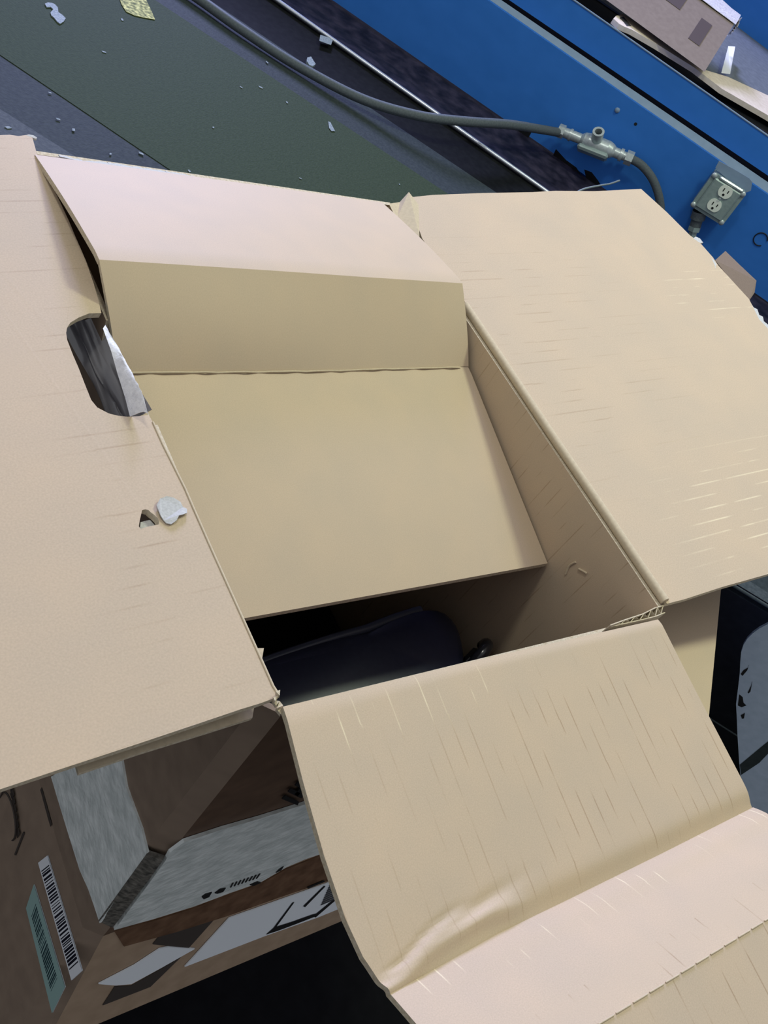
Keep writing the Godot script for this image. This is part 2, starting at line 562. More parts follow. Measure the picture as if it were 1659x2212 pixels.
# ---------------------------------------------------------------- the higher blue conveyor
func build_blue_conveyor() -> void:
	var t := thing("blue_conveyor", V(2.0, 0, -1.6), "higher conveyor with a bright blue painted steel side behind the green belt", "conveyor")
	var lo := [V(0.4579, 0.6861, -2.818), V(2.5999, 0.7138, -0.1776)]
	var hi := [V(0.4579, 0.8882, -2.818), V(2.5999, 0.9262, -0.1776)]
	var l2 := [V(0.4843, 0.8857, -2.8395), V(2.6263, 0.9493, -0.199)]
	var g0 := [V(0.4851, 0.8902, -2.8401), V(2.6271, 0.9647, -0.1997)]
	var top := [V(0.4851, 0.9872, -2.8401), V(2.6271, 1.0233, -0.1997)]
	var back := -OUT
	var mb := MB.new()
	mb.plate(M.blue, M.blue, [[lo[0], lo[1], hi[1], hi[0]]], back * 0.012)
	var panel := obj("side_panel", mb, t, "blue painted steel panel")
	mb = MB.new()
	mb.plate(M.blue_pale, M.blue_pale, [[hi[0], hi[1], l2[1], l2[0]]], V(0.003, -0.006, -0.002))  # lighter copy of the blue, for the light on its upward face
	obj("flange", mb, t, "sloping blue flange, coloured paler for the light from above")
	mb = MB.new()
	mb.plate(M.blue_dark, M.blue_dark, [[l2[0] + back * 0.02 - V(0, 0.01, 0), l2[1] + back * 0.02 - V(0, 0.01, 0), g0[1] + back * 0.02 + V(0, 0.01, 0), g0[0] + back * 0.02 + V(0, 0.01, 0)]], back * 0.01)
	obj("seam", mb, t, "dark gap between the blue panels")
	mb = MB.new()
	mb.plate(M.blue, M.blue, [[g0[0], g0[1], top[1], top[0]]], back * 0.01)
	obj("upper_panel", mb, t, "upper blue painted rail")
	mb = MB.new()
	mb.tube(M.blue_pale, [top[0], top[1]], 0.0022, 8)  # pale bar carries the highlight along the worn edge
	obj("rail_edge", mb, t, "worn edge of the upper rail, coloured paler for its highlight")
	# the deck behind the rail
	var y := 1.012
	var b0 := [top[0] + back * 0.012 + V(0, -0.02, 0), top[1] + back * 0.012 + V(0, -0.02, 0)]
	var b1 := [V(-0.6055, 1, -1.9553), V(3.723, 1, -1.0887)]
	b1[0] = b0[0] + back * 0.16
	b1[1] = b0[1] + back * 0.30
	var b2 := [V(1.5234, 1, -3.6824), V(3.2709, 1, -0.7219)]
	mb = MB.new()
	mb.plate(M.black, M.black, [[b0[0], b0[1], b1[1], b1[0]]], V(0, -0.01, 0))
	obj("channel", mb, t, "dark steel channel behind the rail")
	mb = MB.new()
	mb.plate(M.grey_belt, M.grey_belt, [[b1[0] + V(0, 0.004, 0), b1[1] + V(0, 0.004, 0), b2[1], b2[0]]], V(0, -0.012, 0))
	obj("belt", mb, t, "smooth grey belt")
	mb = MB.new()
	var up := V(0, 0.13, 0)
	mb.plate(M.blue, M.blue, [[b2[0], b2[1], b2[1] + up, b2[0] + up]], back * 0.05)
	obj("far_rail", mb, t, "blue rail on the far side")
	for s in [-1.5, 0.0, 1.4]:
		for k in [2.25, 3.05]:
			mb = MB.new()
			mb.box(M.blue, RUN * s - OUT * k + V(0, 0.49, 0), RUN * 0.04, V(0, 0.49, 0), OUT * 0.04)
			obj("leg", mb, t)
	# small things on the panel
	mb = MB.new()
	var rv := V(1.6555, 0.8725, -1.3419)
	mb.lathe(M.blue_pale, rv, OUT, [[0.0, 0.0065], [0.002, 0.0062], [0.004, 0.004], [0.0048, 0.0]], 16, true)
	obj("rivet", mb, panel, "pale round rivet head")
	mb = MB.new()
	mb.lathe(M.slot, V(1.6908, 0.8709, -1.2983), OUT, [[0.0, 0.004], [0.0006, 0.004], [0.0006, 0.0]], 14)
	obj("screw_hole", mb, panel)
	mb = MB.new()
	var cc := V(1.9558, 0.8213, -0.9693)
	var arc := []
	for i in 19:
		var a := deg_to_rad(20.0 + i * 16.5)
		arc.append(cc + (RUN * cos(a) + V(0, 1, 0) * sin(a)) * 0.0165)
	mb.tube(M.ink, arc, 0.0014, 6)
	obj("marker_ring", mb, panel, "open ring drawn in black marker")
	# dark grime patches along the bottom of the panel
	for o in [[V(1.6095, 0.7133, -1.3977), V(1.632, 0.7056, -1.37), V(1.6533, 0.7049, -1.3437), V(1.6748, 0.6916, -1.3172), V(1.6673, 0.6634, -1.3264), V(1.6362, 0.6608, -1.3648), V(1.6122, 0.6842, -1.3944)], [V(1.6654, 0.7124, -1.3288), V(1.6777, 0.7174, -1.3136), V(1.694, 0.7097, -1.2935), V(1.705, 0.7019, -1.28), V(1.6932, 0.6917, -1.2946), V(1.6756, 0.6981, -1.3163)], [V(1.5455, 0.7081, -1.4766), V(1.562, 0.7119, -1.4562), V(1.5626, 0.6935, -1.4555), V(1.5709, 0.6608, -1.4454), V(1.5559, 0.6615, -1.4638), V(1.539, 0.689, -1.4846)]]:
		mb = MB.new()
		mb.plate(M.black, M.black, [o], back * 0.0004)
		obj("grime_patch", mb, panel)

# ---------------------------------------------------------------- the open carton
func lerp_rows(a: Array, b: Array, nv: int, nu: int) -> Array:
	var rows := []
	for j in nv + 1:
		var row := []
		for i in nu + 1:
			row.append(along(a, float(i) / nu).lerp(along(b, float(i) / nu), float(j) / nv))
		rows.append(row)
	return rows

func along(p: Array, t: float) -> Vector3:
	if p.size() == 2:
		return p[0].lerp(p[1], t)
	var x := t * (p.size() - 1)
	var i := mini(int(x), p.size() - 2)
	return p[i].lerp(p[i + 1], x - i)

func gauss(x: float, w: float) -> float:
	return exp(-x * x / (w * w))

func build_carton() -> void:
	var box := thing("cardboard_carton", V(0.2, 0.35, -0.28), "tall open brown cardboard carton with all four flaps folded back", "box")
	var T := 0.005
	var TOP := 1.05
	var mb := MB.new()
	# walls: left, front, right, far; the front left corner is a broad rounded fold
	# above the waist the walls are upright, below it the heavy bottom bulges outwards
	var WY := 0.56
	mb.plate(M.outside, M.edge, [[V(0, WY, -0.555), V(0, WY, -0.014), V(0, TOP - 0.009, -0.012), V(0, TOP - 0.009, -0.236), V(0, TOP - 0.045, -0.245), V(0, TOP - 0.062, -0.265), V(0, TOP - 0.062, -0.318), V(0, TOP - 0.045, -0.338), V(0, TOP - 0.009, -0.346), V(0, TOP - 0.009, -0.555)]], V(T, 0, 0))
	mb.plate(M.outside, M.edge, [[V(0, WY, -0.014), V(0, WY, -0.555), V(-0.0504, 0.35, -0.59), V(-0.0504, 0.35, 0.036)]], V(T, 0.001, 0))
	var left := obj("wall_panel", mb, box, "outer side covered in labels and tape")
	mb = MB.new()
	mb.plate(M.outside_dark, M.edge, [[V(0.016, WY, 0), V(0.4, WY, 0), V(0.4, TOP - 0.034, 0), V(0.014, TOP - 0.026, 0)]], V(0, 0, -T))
	mb.plate(M.outside_low, M.edge, [[V(0.4, WY, 0), V(0.016, WY, 0), V(-0.012, 0.362, 0.0471), V(0.397, 0.349, 0.0502)]], V(0, 0.001, -T))
	var front := obj("wall_panel", mb, box, "brown front side, darkened for the shade under the flaps, with a wide white tape band")
	mb = MB.new()
	mb.plate(M.outside, M.outside, [[V(0, WY, -0.014), V(0.016, WY, 0), V(0.014, TOP - 0.026, 0), V(0, TOP - 0.026, -0.012)]], V(0.003, 0, -0.003))
	mb.plate(M.outside, M.outside, [[V(0.016, WY, 0), V(0, WY, -0.014), V(-0.0504, 0.35, 0.036), V(-0.012, 0.362, 0.0471)]], V(0.003, 0, -0.003))
	obj("corner_fold", mb, box)
	mb = MB.new()
	mb.frame(V(0.4, TOP, 0), V(0, 0, -1) / 0.44, V(0, -1, 0) / 0.44)
	mb.plate(M.inner, M.edge, [[V(0.397, 0.35, -0.55), V(0.397, 0.35, 0.0), V(0.397, TOP - 0.0042, 0.0), V(0.397, TOP - 0.0042, -0.55)]], V(T, 0, 0))
	var right := obj("wall_panel", mb, box, "inner face of the right side")
	mb = MB.new()
	mb.tube(M.crease, smooth([V(0.3965, 0.9778, -0.0832), V(0.3965, 0.9871, -0.0866), V(0.3965, 0.9961, -0.0847)], 8), 0.0012, 6)
	mb.tube(M.crease, smooth([V(0.3965, 0.9944, -0.0777), V(0.3965, 0.9976, -0.0728), V(0.3965, 0.9998, -0.0686)], 8), 0.0012, 6)
	obj("scar", mb, right, "pale puncture scar")
	mb = MB.new()
	mb.plate(M.kraft, M.edge, [[V(0, 0.35, -0.548), V(0.4, 0.35, -0.548), V(0.4, TOP - 0.004, -0.548), V(0, TOP - 0.004, -0.548)]], V(0, 0, -T))
	obj("wall_panel", mb, box)
	mb = MB.new()
	mb.plate(M.kraft, M.edge, [[V(-0.04, 0.356, -0.58), V(0.396, 0.356, -0.58), V(0.396, 0.356, 0.04), V(-0.02, 0.362, 0.03)]], V(0, -0.004, 0))
	obj("bottom_panel", mb, box)

	# front flap: a hinged panel, a crease, a panel rising to the photographer, a last strip
	mb = MB.new()
	mb.frame(V(0.0021, 1.0494, 0.0035), V(1, 0, 0) / 0.44, V(0, -0.16, 0.987) / 0.44)
	var ta := [V(0.0022, 1.0493, 0.0041), V(0.1622, 1.049, 0.0059), V(0.3851, 1.0482, 0.0107)]
	var ba := [V(0.006, 1.0211, 0.1762), V(0.0385, 1.0213, 0.1753), V(0.0971, 1.0216, 0.1737), V(0.1668, 1.0214, 0.1748), V(0.2697, 1.0212, 0.1761), V(0.3892, 1.021, 0.1768)]
	var la := [V(0.0022, 1.0493, 0.0041), V(-0.0021, 1.0415, 0.0516), V(-0.0047, 1.0344, 0.0951), V(-0.0047, 1.0286, 0.1307), V(-0.0018, 1.025, 0.1529), V(0.0007, 1.0238, 0.1598), V(0.006, 1.0211, 0.1762)]
	var rows := []
	for j in 61:
		var row := []
		var v := j / 60.0
		var edge := along(la, v)
		for i in 91:
			var u := i / 90.0
			var p: Vector3 = along(ta, u).lerp(along(ba, u), v)
			p += (edge - ta[0].lerp(ba[0], v)) * pow(1.0 - u, 4.0)
			# crumples above the crease at the left
			var r1 := 0.805 + 0.03 * sin(u * 9.0) - u * 0.02
			var r2 := 0.90 + 0.05 * u
			var e1 := 1.0 - smoothstep(0.22, 0.5, u)
			var w1 := v - (0.905 - 0.10 * u + 0.018 * sin(u * 16.0))       # upper ridge
			var w2 := v - (0.975 - 0.09 * u + 0.02 * sin(u * 13.0 + 1.0))  # lower ridge
			var h := 0.0026 * (w1 / 0.014 * gauss(w1, 0.018)) * smoothstep(0.0, 0.1, u) * (1.0 - smoothstep(0.25, 0.36, u))
			h += 0.0040 * gauss(w2 + 0.015, 0.036) * e1
			h += 0.0028 * ((v - 0.90 + 0.22 * (u - 0.36)) / 0.02 * gauss(v - 0.90 + 0.22 * (u - 0.36), 0.03)) * gauss(u - 0.36, 0.09)
			h += 0.002 * gauss(v - 0.94, 0.025) * gauss(u - 0.43, 0.05)
			h -= 0.004 * gauss(v - 1.0, 0.05) * smoothstep(0.25, 0.6, u)
			h += 0.0012 * sin(u * 5.0 + v * 3.0) * v
			h -= 0.0015 * gauss(v, 0.02)
			p.y += h
			row.append(p)
		rows.append(row)
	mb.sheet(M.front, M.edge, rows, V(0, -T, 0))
	var flap := obj("flap", mb, box, "front flap with faint score lines, creased across")
	mb = MB.new()
	var crease: Array = rows[60]
	mb.frame(crease[0] - V(0, 0.545, 0.839) * 0.1804, V(1, 0, 0) / 0.44, V(0, 0.545, 0.839) / 0.44)
	var b2 := []
	var far2 := [V(-0.0313, 1.061, 0.2364), V(0.0396, 1.0621, 0.2384), V(0.1307, 1.0637, 0.2413), V(0.2744, 1.0648, 0.2436), V(0.2992, 1.0647, 0.2437)]
	far2[4] = far2[3] + (far2[3] - far2[2]) * 0.72
	far2[0] = far2[2] + (far2[2] - far2[3]) * 0.88
	far2[1] = far2[0].lerp(far2[2], 0.5)
	for j in 17:
		var row := []
		var v := j / 16.0
		for i in 91:
			var u := i / 90.0
			var p: Vector3 = crease[i].lerp(far2[0].lerp(far2[4], u), v)
			p.y += 0.0035 * sin(v * PI) * (0.5 + 0.5 * u) + 0.003 * gauss(v - 0.12, 0.12) * u
			row.append(p)
		b2.append(row)
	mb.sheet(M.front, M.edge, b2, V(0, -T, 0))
	obj("flap_panel", mb, flap, "brightly lit middle panel of the front flap")
	mb = MB.new()
	mb.frame(far2[0] - V(0, 0, 0.255), V(1, 0, 0) / 0.44, V(0, 0, 1) / 0.44)
	var end3 := V(0, -0.012, 0.13)
	var b3 := []
	for j in 7:
		var row := []
		for i in 31:
			var q: Vector3 = far2[0].lerp(far2[4], i / 30.0)
			row.append(q + end3 * (j / 6.0) + V(0, 0.001, 0) * sin(i * 0.7) * (j / 6.0))
		b3.append(row)
	mb.sheet(M.front, M.edge, b3, V(0, -0.0045, 0))
	obj("flap_panel", mb, flap, "outer strip of the front flap beyond the perforation")
	mb = MB.new()
	for i in 24:
		var p: Vector3 = far2[0].lerp(far2[4], (i + 0.05) / 24.0) + V(0, 0.0002, 0)
		var q: Vector3 = far2[0].lerp(far2[4], (i + 0.9) / 24.0) + V(0, 0.0002, 0)
		mb.tube(M.crease, [p, q], 0.0006, 6)
	obj("perforation", mb, flap)

	# far flap folded into the carton: a lit top panel, a band going down, a long panel lying inside
	var d0 := [V(-0.005, 1.05, -0.5413), V(0.3819, 1.05, -0.5453)]
	var cr := [V(-0.0037, 1.0745, -0.3791), V(0.0701, 1.0744, -0.381), V(0.161, 1.0742, -0.3833), V(0.2659, 1.074, -0.3851), V(0.3893, 1.0738, -0.3881)]
	var lowr := V(0.392, 1.0187, -0.3217)
	var lowl := V(0.0129, 1.0155, -0.3155)
	lowl = lowr + (lowl - lowr) * (lowr.x - 0.006) / (lowr.x - lowl.x)
	var endr := V(0.395, 0.967, -0.1037)
	var endl := V(0.0538, 0.9665, -0.1037)
	endl = endr + (endl - endr) * (endr.x - 0.008) / (endr.x - endl.x)
	mb = MB.new()
	rows = lerp_rows(d0, cr, 16, 30)
	for j in rows.size():
		for i in rows[j].size():
			rows[j][i].y += 0.002 * sin(j / 16.0 * PI)
			if j == 16:
				rows[j][i].y -= 0.0012
	mb.sheet(M.kraft, M.edge, rows, V(0, -T, 0))
	var far := obj("flap", mb, box, "far flap folded in, its pale first panel brightly lit")
	mb = MB.new()
	var bot := [lowl, lowl.lerp(lowr, 0.5) + V(0, -0.001, 0.001), lowr]
	var band := lerp_rows(rows[16], bot, 14, 30)
	for i in 31:
		for j in 15:
			band[j][i] += V(0, 0.35, 1).normalized() * 0.006 * sin(j / 14.0 * PI * 0.9) * (0.6 + 0.4 * sin(i * 0.2))
	mb.sheet(M.kraft, M.edge, band, V(0, -0.002, -0.0045))
	obj("flap_panel", mb, far, "shaded band of the far flap")
	mb = MB.new()
	var inner := lerp_rows(band[14], [endl, endl.lerp(endr, 0.5), endr], 24, 30)
	for j in 25:
		for i in 31:
			inner[j][i] += V(0, 0.0035, 0) * sin(j / 24.0 * PI) * sin(i / 30.0 * PI)
			if j == 0:
				inner[j][i] += V(0, -0.0008, 0) * (1.0 + sin(i * 2.3))
	mb.sheet(M.kraft, M.edge, inner, V(0, -T, 0))
	obj("flap_panel", mb, far, "large plain panel of the far flap lying inside the carton")
	mb = MB.new()
	rng.seed = 21
	var pts := []
	for i in 30:
		var p: Vector3 = band[14][i] + V(0, 0.0015, 0.0012)
		pts.append(p + V(0, rng.randf_range(-0.0004, 0.0006), 0) - V(0, 0.0012, 0))
	mb.tube(M.crease, pts, 0.0010, 6)
	obj("torn_crease", mb, far, "ragged crease line")

	rng.seed = 31
	var fz0 := [V(0.0182, 1.0492, -0.5469), V(0.0386, 1.0498, -0.5427), V(0.0629, 1.0496, -0.5445), V(0.0922, 1.0496, -0.5448), V(0.1201, 1.0497, -0.5444), V(0.1487, 1.05, -0.5431)]
	for i in 5:
		mb = MB.new()
		var pa: Vector3 = fz0[i]
		var pb: Vector3 = fz0[i + 1]
		var o := []
		for q in 7:
			o.append(pa.lerp(pb, q / 6.0) + V(0, 0, 0.002))
		for q in 7:
			o.append(pa.lerp(pb, (6 - q) / 6.0) - V(0, 0.001, rng.randf_range(0.0012, 0.0038)))
		mb.plate(M.torn, M.torn, [o], V(0, -0.001, 0))
		obj("torn_edge", mb, far)
	# right flap
	mb = MB.new()
	mb.frame(V(0.402, TOP, 0.01), V(0, 0, -1) / 0.66, V(0.9925, 0.12, 0) / 0.66)
	var ro := [V(0.4045, 1.0503, 0), V(0.4047, 1.0503, -0.0113), V(0.4055, 1.0504, -0.102), V(0.4041, 1.0503, -0.1931), V(0.4044, 1.0503, -0.2877), V(0.4065, 1.0506, -0.3869), V(0.4063, 1.0505, -0.4437), V(0.4067, 1.0506, -0.487), V(0.4159, 1.0517, -0.5224), V(0.429, 1.0533, -0.5585), V(0.4642, 1.0576, -0.5636), V(0.541, 1.0671, -0.5692), V(0.6267, 1.0776, -0.5735), V(0.6694, 1.0828, -0.5776), V(0.7409, 1.0916, -0.5789), V(0.8381, 1.1035, -0.5869), V(0.8497, 1.105, -0.5373), V(0.8563, 1.1058, -0.4888), V(0.864, 1.1067, -0.4735), V(0.8643, 1.1068, -0.4435), V(0.8609, 1.1064, -0.427), V(0.8644, 1.1068, -0.3622), V(0.8499, 1.105, -0.3252), V(0.8523, 1.1053, -0.3031), V(0.8569, 1.1059, -0.2181), V(0.798, 1.0986, -0.0865), V(0.6702, 1.0829, 0.0034), V(0.5467, 1.0678, 0.0023), V(0.4795, 1.0595, 0.0007), V(0.4276, 1.0531, 0.001)]
	mb.plate(M.right, M.edge, [ro], V(0.0006, -T, 0))
	var rflap := obj("flap", mb, box, "wide right flap with painted glints along its score lines near the front edge")
	mb = MB.new()
	var ridge := []
	for q in [V(0.4047, 1.0495, -0.0029), V(0.4043, 1.0495, -0.046), V(0.4044, 1.0495, -0.1029), V(0.4032, 1.0495, -0.1938), V(0.4042, 1.0495, -0.2885), V(0.4046, 1.0495, -0.3467), V(0.4044, 1.0495, -0.3815)]:
		ridge.append(q)
	mb.tube(M.crease, smooth(ridge, 40), 0.0044, 16)
	obj("hinge_crease", mb, rflap, "pale rounded hinge crease")
	# crumpled corner where the right flap meets the far flap
	mb = MB.new()
	var k0 := V(0.3931, 1.0489, -0.5463)
	var k1 := V(0.4246, 1.0528, -0.5601) + V(0, 0.006, 0)
	var k2 := V(0.4336, 1.0539, -0.5454)
	var k3 := V(0.4042, 1.0503, -0.4894)
	var k4 := V(0.4061, 1.0505, -0.3883)
	var k5 := V(0.3977, 1.0495, -0.5287) + V(0, -0.004, 0)
	var k6 := V(0.4132, 1.0514, -0.5532) + V(0, -0.003, 0)
	var k7 := V(0.3919, 1.0488, -0.4772) + V(0, -0.008, 0)
	for tr in [[k0, k6, k5], [k6, k1, k5], [k1, k3, k5], [k1, k2, k3], [k5, k3, k7], [k3, k4, k7], [k0, k5, k7]]:
		mb.tri(M.crease, tr[0], tr[1], tr[2], V(0, 1, 0))
		mb.tri(M.crease, tr[0] - V(0, T, 0), tr[1] - V(0, T, 0), tr[2] - V(0, T, 0), V(0, -1, 0))
	obj("crumpled_corner", mb, rflap, "crumpled torn corner")
	mb = MB.new()
	mb.plate(M.crease, M.edge, [[V(0.3644, 1.0495, -0.5453), V(0.3799, 1.0495, -0.5448), V(0.3848, 1.0495, -0.5345), V(0.3957, 1.0495, -0.4753), V(0.4014, 1.0495, -0.4237), V(0.3897, 1.0495, -0.4822)]], V(0, -0.004, 0))
	obj("gusset", mb, rflap)
	mb = MB.new()
	var tb0 := V(0.8641, 1.1067, -0.438)
	var tb1 := V(0.8589, 1.1061, -0.3625)
	var tp := [tb0, V(0.9679, 1.088, -0.4913), V(0.9746, 1.088, -0.4603), V(0.9826, 1.088, -0.4297), V(0.941, 1.09, -0.3992), V(0.892, 1.095, -0.3735), tb1]
	mb.plate(M.tab, M.tab, [tp], V(0, -0.0012, 0))
	obj("tape_tab", mb, rflap, "brown tape tab sticking over the flap edge")
	for q in [[V(0.8572, 1.1059, -0.4822), V(0.8662, 1.107, -0.4859), V(0.8714, 1.1076, -0.482), V(0.8707, 1.1075, -0.4734), V(0.8632, 1.1066, -0.4726), V(0.8605, 1.1063, -0.4783)], [V(0.8542, 1.1055, -0.3576), V(0.8617, 1.1064, -0.3554), V(0.8593, 1.1061, -0.3468), V(0.8634, 1.1067, -0.3431), V(0.8577, 1.1059, -0.3331), V(0.8617, 1.1064, -0.3294), V(0.8558, 1.1057, -0.3213), V(0.8586, 1.1061, -0.3143), V(0.8585, 1.106, -0.3025), V(0.8514, 1.1052, -0.3031), V(0.8484, 1.1048, -0.3236), V(0.8492, 1.1049, -0.3423)], [V(0.8633, 1.1066, -0.451), V(0.8629, 1.1066, -0.4398), V(0.8591, 1.1061, -0.4271), V(0.8506, 1.1051, -0.4219), V(0.8544, 1.1055, -0.4346)]]:
		mb = MB.new()
		mb.plate(M.torn, M.torn, [q], V(0, -0.003, 0))
		obj("torn_edge", mb, rflap, "torn white paper edge")

	# left flap: half of a handle slot, a punched hole; the outline is cut in two along the hole
	mb = MB.new()
	mb.frame(V(0, TOP, 0.06), V(0, 0, -1) / 0.66, V(-1, 0, 0) / 0.66)
	var cut_a := V(-0.001, 1.0498, -0.1523)
	var cut_b := V(-0.1879, 1.0202, -0.1833)
	var hole_r := V(-0.0272, 1.0457, -0.1457)
	var hole_l := V(-0.0412, 1.0435, -0.1455)
	var upper := [V(-0.1193, 1.0311, -0.57), V(-0.0267, 1.0458, -0.5688), V(-0.0188, 1.047, -0.5697), V(-0.0116, 1.0482, -0.568), V(-0.0024, 1.0496, -0.5703), V(-0.0003, 1.0499, -0.5664), V(-0.0024, 1.0496, -0.5448), V(-0.0019, 1.0497, -0.5161), V(-0.0011, 1.0498, -0.4908), V(-0.0005, 1.0499, -0.4679), V(-0.0003, 1.05, -0.4526), V(-0.0006, 1.0499, -0.4369), V(-0.0005, 1.0499, -0.4204), V(-0.0006, 1.0499, -0.4059), V(-0.0022, 1.0497, -0.3792), V(-0.004, 1.0494, -0.3608), V(-0.0061, 1.049, -0.3454), V(-0.0155, 1.0475, -0.3459), V(-0.0243, 1.0462, -0.3423), V(-0.0319, 1.045, -0.3376), V(-0.0357, 1.0444, -0.3326), V(-0.0378, 1.044, -0.3274), V(-0.0391, 1.0438, -0.3202), V(-0.0393, 1.0438, -0.3053), V(-0.039, 1.0438, -0.291), V(-0.0392, 1.0438, -0.2739), V(-0.0392, 1.0438, -0.2593), V(-0.0371, 1.0441, -0.2517), V(-0.031, 1.0451, -0.2448), V(-0.0253, 1.046, -0.2416), V(-0.0192, 1.047, -0.2396), V(-0.011, 1.0483, -0.2386), V(-0.0038, 1.0494, -0.2387), V(-0.0031, 1.0495, -0.2314), V(-0.0028, 1.0496, -0.21), V(-0.0017, 1.0497, -0.1874), V(-0.0008, 1.0499, -0.1687)]
	upper.append_array([cut_a, hole_r, V(-0.0271, 1.0457, -0.1488), V(-0.0285, 1.0455, -0.1523), V(-0.03, 1.0453, -0.1546), V(-0.0308, 1.0451, -0.1568), V(-0.0327, 1.0448, -0.158), V(-0.035, 1.0445, -0.1578), V(-0.0367, 1.0442, -0.1546), V(-0.0391, 1.0438, -0.1501), hole_l, cut_b])
	var lower := [cut_a, V(-0.0008, 1.0499, -0.1181), V(-0.0004, 1.0499, -0.0802), V(0, 1.05, -0.0441), V(0.0003, 1.05, -0.0098), V(0.0017, 1.0503, -0.0041), V(-0.0004, 1.0499, -0.0021), V(-0.0125, 1.048, -0.0015), V(-0.0247, 1.0461, -0.0016), V(-0.0545, 1.0414, -0.0009), V(-0.0882, 1.036, -0.0002), V(-0.1273, 1.0298, 0.0003), V(-0.1636, 1.0241, 0.001), V(-0.2209, 1.015, 0.0028), cut_b, hole_l, V(-0.0407, 1.0436, -0.1431), V(-0.0373, 1.0441, -0.1438), V(-0.0329, 1.0448, -0.1439), V(-0.0281, 1.0456, -0.1439), hole_r]
	mb.plate(M.left, M.edge, [upper, lower], V(-0.0008, -T, 0))
	var lflap := obj("flap", mb, box, "wide left flap with half a handle slot and a torn hole")
	mb = MB.new()
	mb.plate(M.torn, M.torn, [[V(-0.0404, 1.0436, -0.1449), V(-0.037, 1.0441, -0.1535), V(-0.0305, 1.0452, -0.1539), V(-0.0285, 1.0455, -0.1483), V(-0.0282, 1.0455, -0.1455)]], V(0, -0.001, 0))
	var ht := obj("torn_paper", mb, lflap, "torn paper inside the punched hole")
	ht.position += V(0.001, -0.006, 0.001)
	mb = MB.new()
	var sc := []
	var sc_px := [V(-0.0256, 1.0459, -0.158), V(-0.0219, 1.0465, -0.1624), V(-0.017, 1.0473, -0.1633), V(-0.0127, 1.048, -0.1615), V(-0.0088, 1.0486, -0.1574), V(-0.0083, 1.0487, -0.1532), V(-0.0064, 1.049, -0.1511), V(-0.0077, 1.0488, -0.1474), V(-0.0114, 1.0482, -0.1463), V(-0.0141, 1.0478, -0.1461), V(-0.0169, 1.0473, -0.1428), V(-0.021, 1.0467, -0.1411), V(-0.0236, 1.0463, -0.1429), V(-0.0247, 1.0461, -0.1455), V(-0.0257, 1.0459, -0.1492)]
	for i in sc_px.size():
		sc.append(sc_px[i] + V(0, 0.0015 + 0.0018 * (0.5 + 0.5 * sin(i * 0.9)), 0))
	mb.plate(M.torn, M.torn, [sc], V(0, -0.0008, 0))
	obj("torn_paper", mb, lflap, "white torn paper scrap curling beside the hole")
	mb = MB.new()
	mb.plate(M.crease, M.edge, [[V(-0.1185, 1.015, 0.0003), V(-0.0836, 1.0206, -0.0003), V(-0.0495, 1.026, 0.0001), V(-0.0116, 1.032, 0.0003), V(0.0142, 1.036, -0.0433), V(-0.0622, 1.024, -0.0664), V(-0.1174, 1.0152, -0.0508)]], V(0, -0.003, 0))
	obj("liner_sheet", mb, lflap, "second layer showing below the left flap")
	mb = MB.new()
	mb.tube(M.crease, [V(0.0012, 1.0502, -0.0042), V(0.0003, 1.05, -0.0098), V(0, 1.05, -0.0441), V(-0.0004, 1.0499, -0.0802), V(-0.0008, 1.0499, -0.1181), V(-0.0009, 1.0499, -0.1515), V(-0.0008, 1.0499, -0.1687), V(-0.0017, 1.0497, -0.1874), V(-0.0028, 1.0496, -0.21), V(-0.0031, 1.0495, -0.2314)], 0.0009, 8)
	obj("hinge_crease", mb, lflap, "pale rounded hinge crease")
	for q in [[V(-0.005, 1.0492, -0.5695), V(-0.0023, 1.0496, -0.5709), V(0.0013, 1.0502, -0.5697), V(0.0036, 1.0506, -0.5665), V(0.0023, 1.0504, -0.5645), V(-0.0009, 1.0499, -0.567)], [V(-0.0253, 1.046, -0.5682), V(-0.0224, 1.0465, -0.5676), V(-0.0188, 1.047, -0.5638), V(-0.0206, 1.0467, -0.5625), V(-0.0244, 1.0461, -0.5656)]]:
		mb = MB.new()
		mb.plate(M.torn, M.torn, [q], V(0, -0.002, 0))
		obj("torn_edge", mb, lflap)

	# torn board ends at the two front corners
	mb = MB.new()
	var in_l := [V(0.3243, 1.047, 0.0045), V(0.3465, 1.047, 0.0031), V(0.3706, 1.047, 0.002), V(0.3903, 1.047, -0.0007), V(0.4055, 1.047, -0.001)]
	var out_l := [V(0.3258, 1.045, 0.0049), V(0.3463, 1.045, 0.0056), V(0.369, 1.045, 0.0061), V(0.3874, 1.045, 0.0062), V(0.4021, 1.045, 0.005)]
	for i in 4:
		for pr in [[in_l[i], in_l[i + 1]], [out_l[i], out_l[i + 1]]]:
			mb.plate(M.edge, M.edge, [[pr[0], pr[1], pr[1] - V(0, 0.02, 0), pr[0] - V(0, 0.02, 0)]], V(0.0001, 0, 0.0009))
	for i in 12:
		var q0 := along(in_l if i % 2 == 0 else out_l, 0.1 + i / 14.0)
		var q1 := along(out_l if i % 2 == 0 else in_l, 0.1 + (i + 1) / 14.0)
		mb.plate(M.edge, M.edge, [[q0, q1, q1 - V(0, 0.02, 0), q0 - V(0, 0.02, 0)]], V(0.0004, 0, 0.0006))
	obj("corrugated_edge", mb, box, "torn corrugated board edge at the front right corner")
	mb = MB.new()
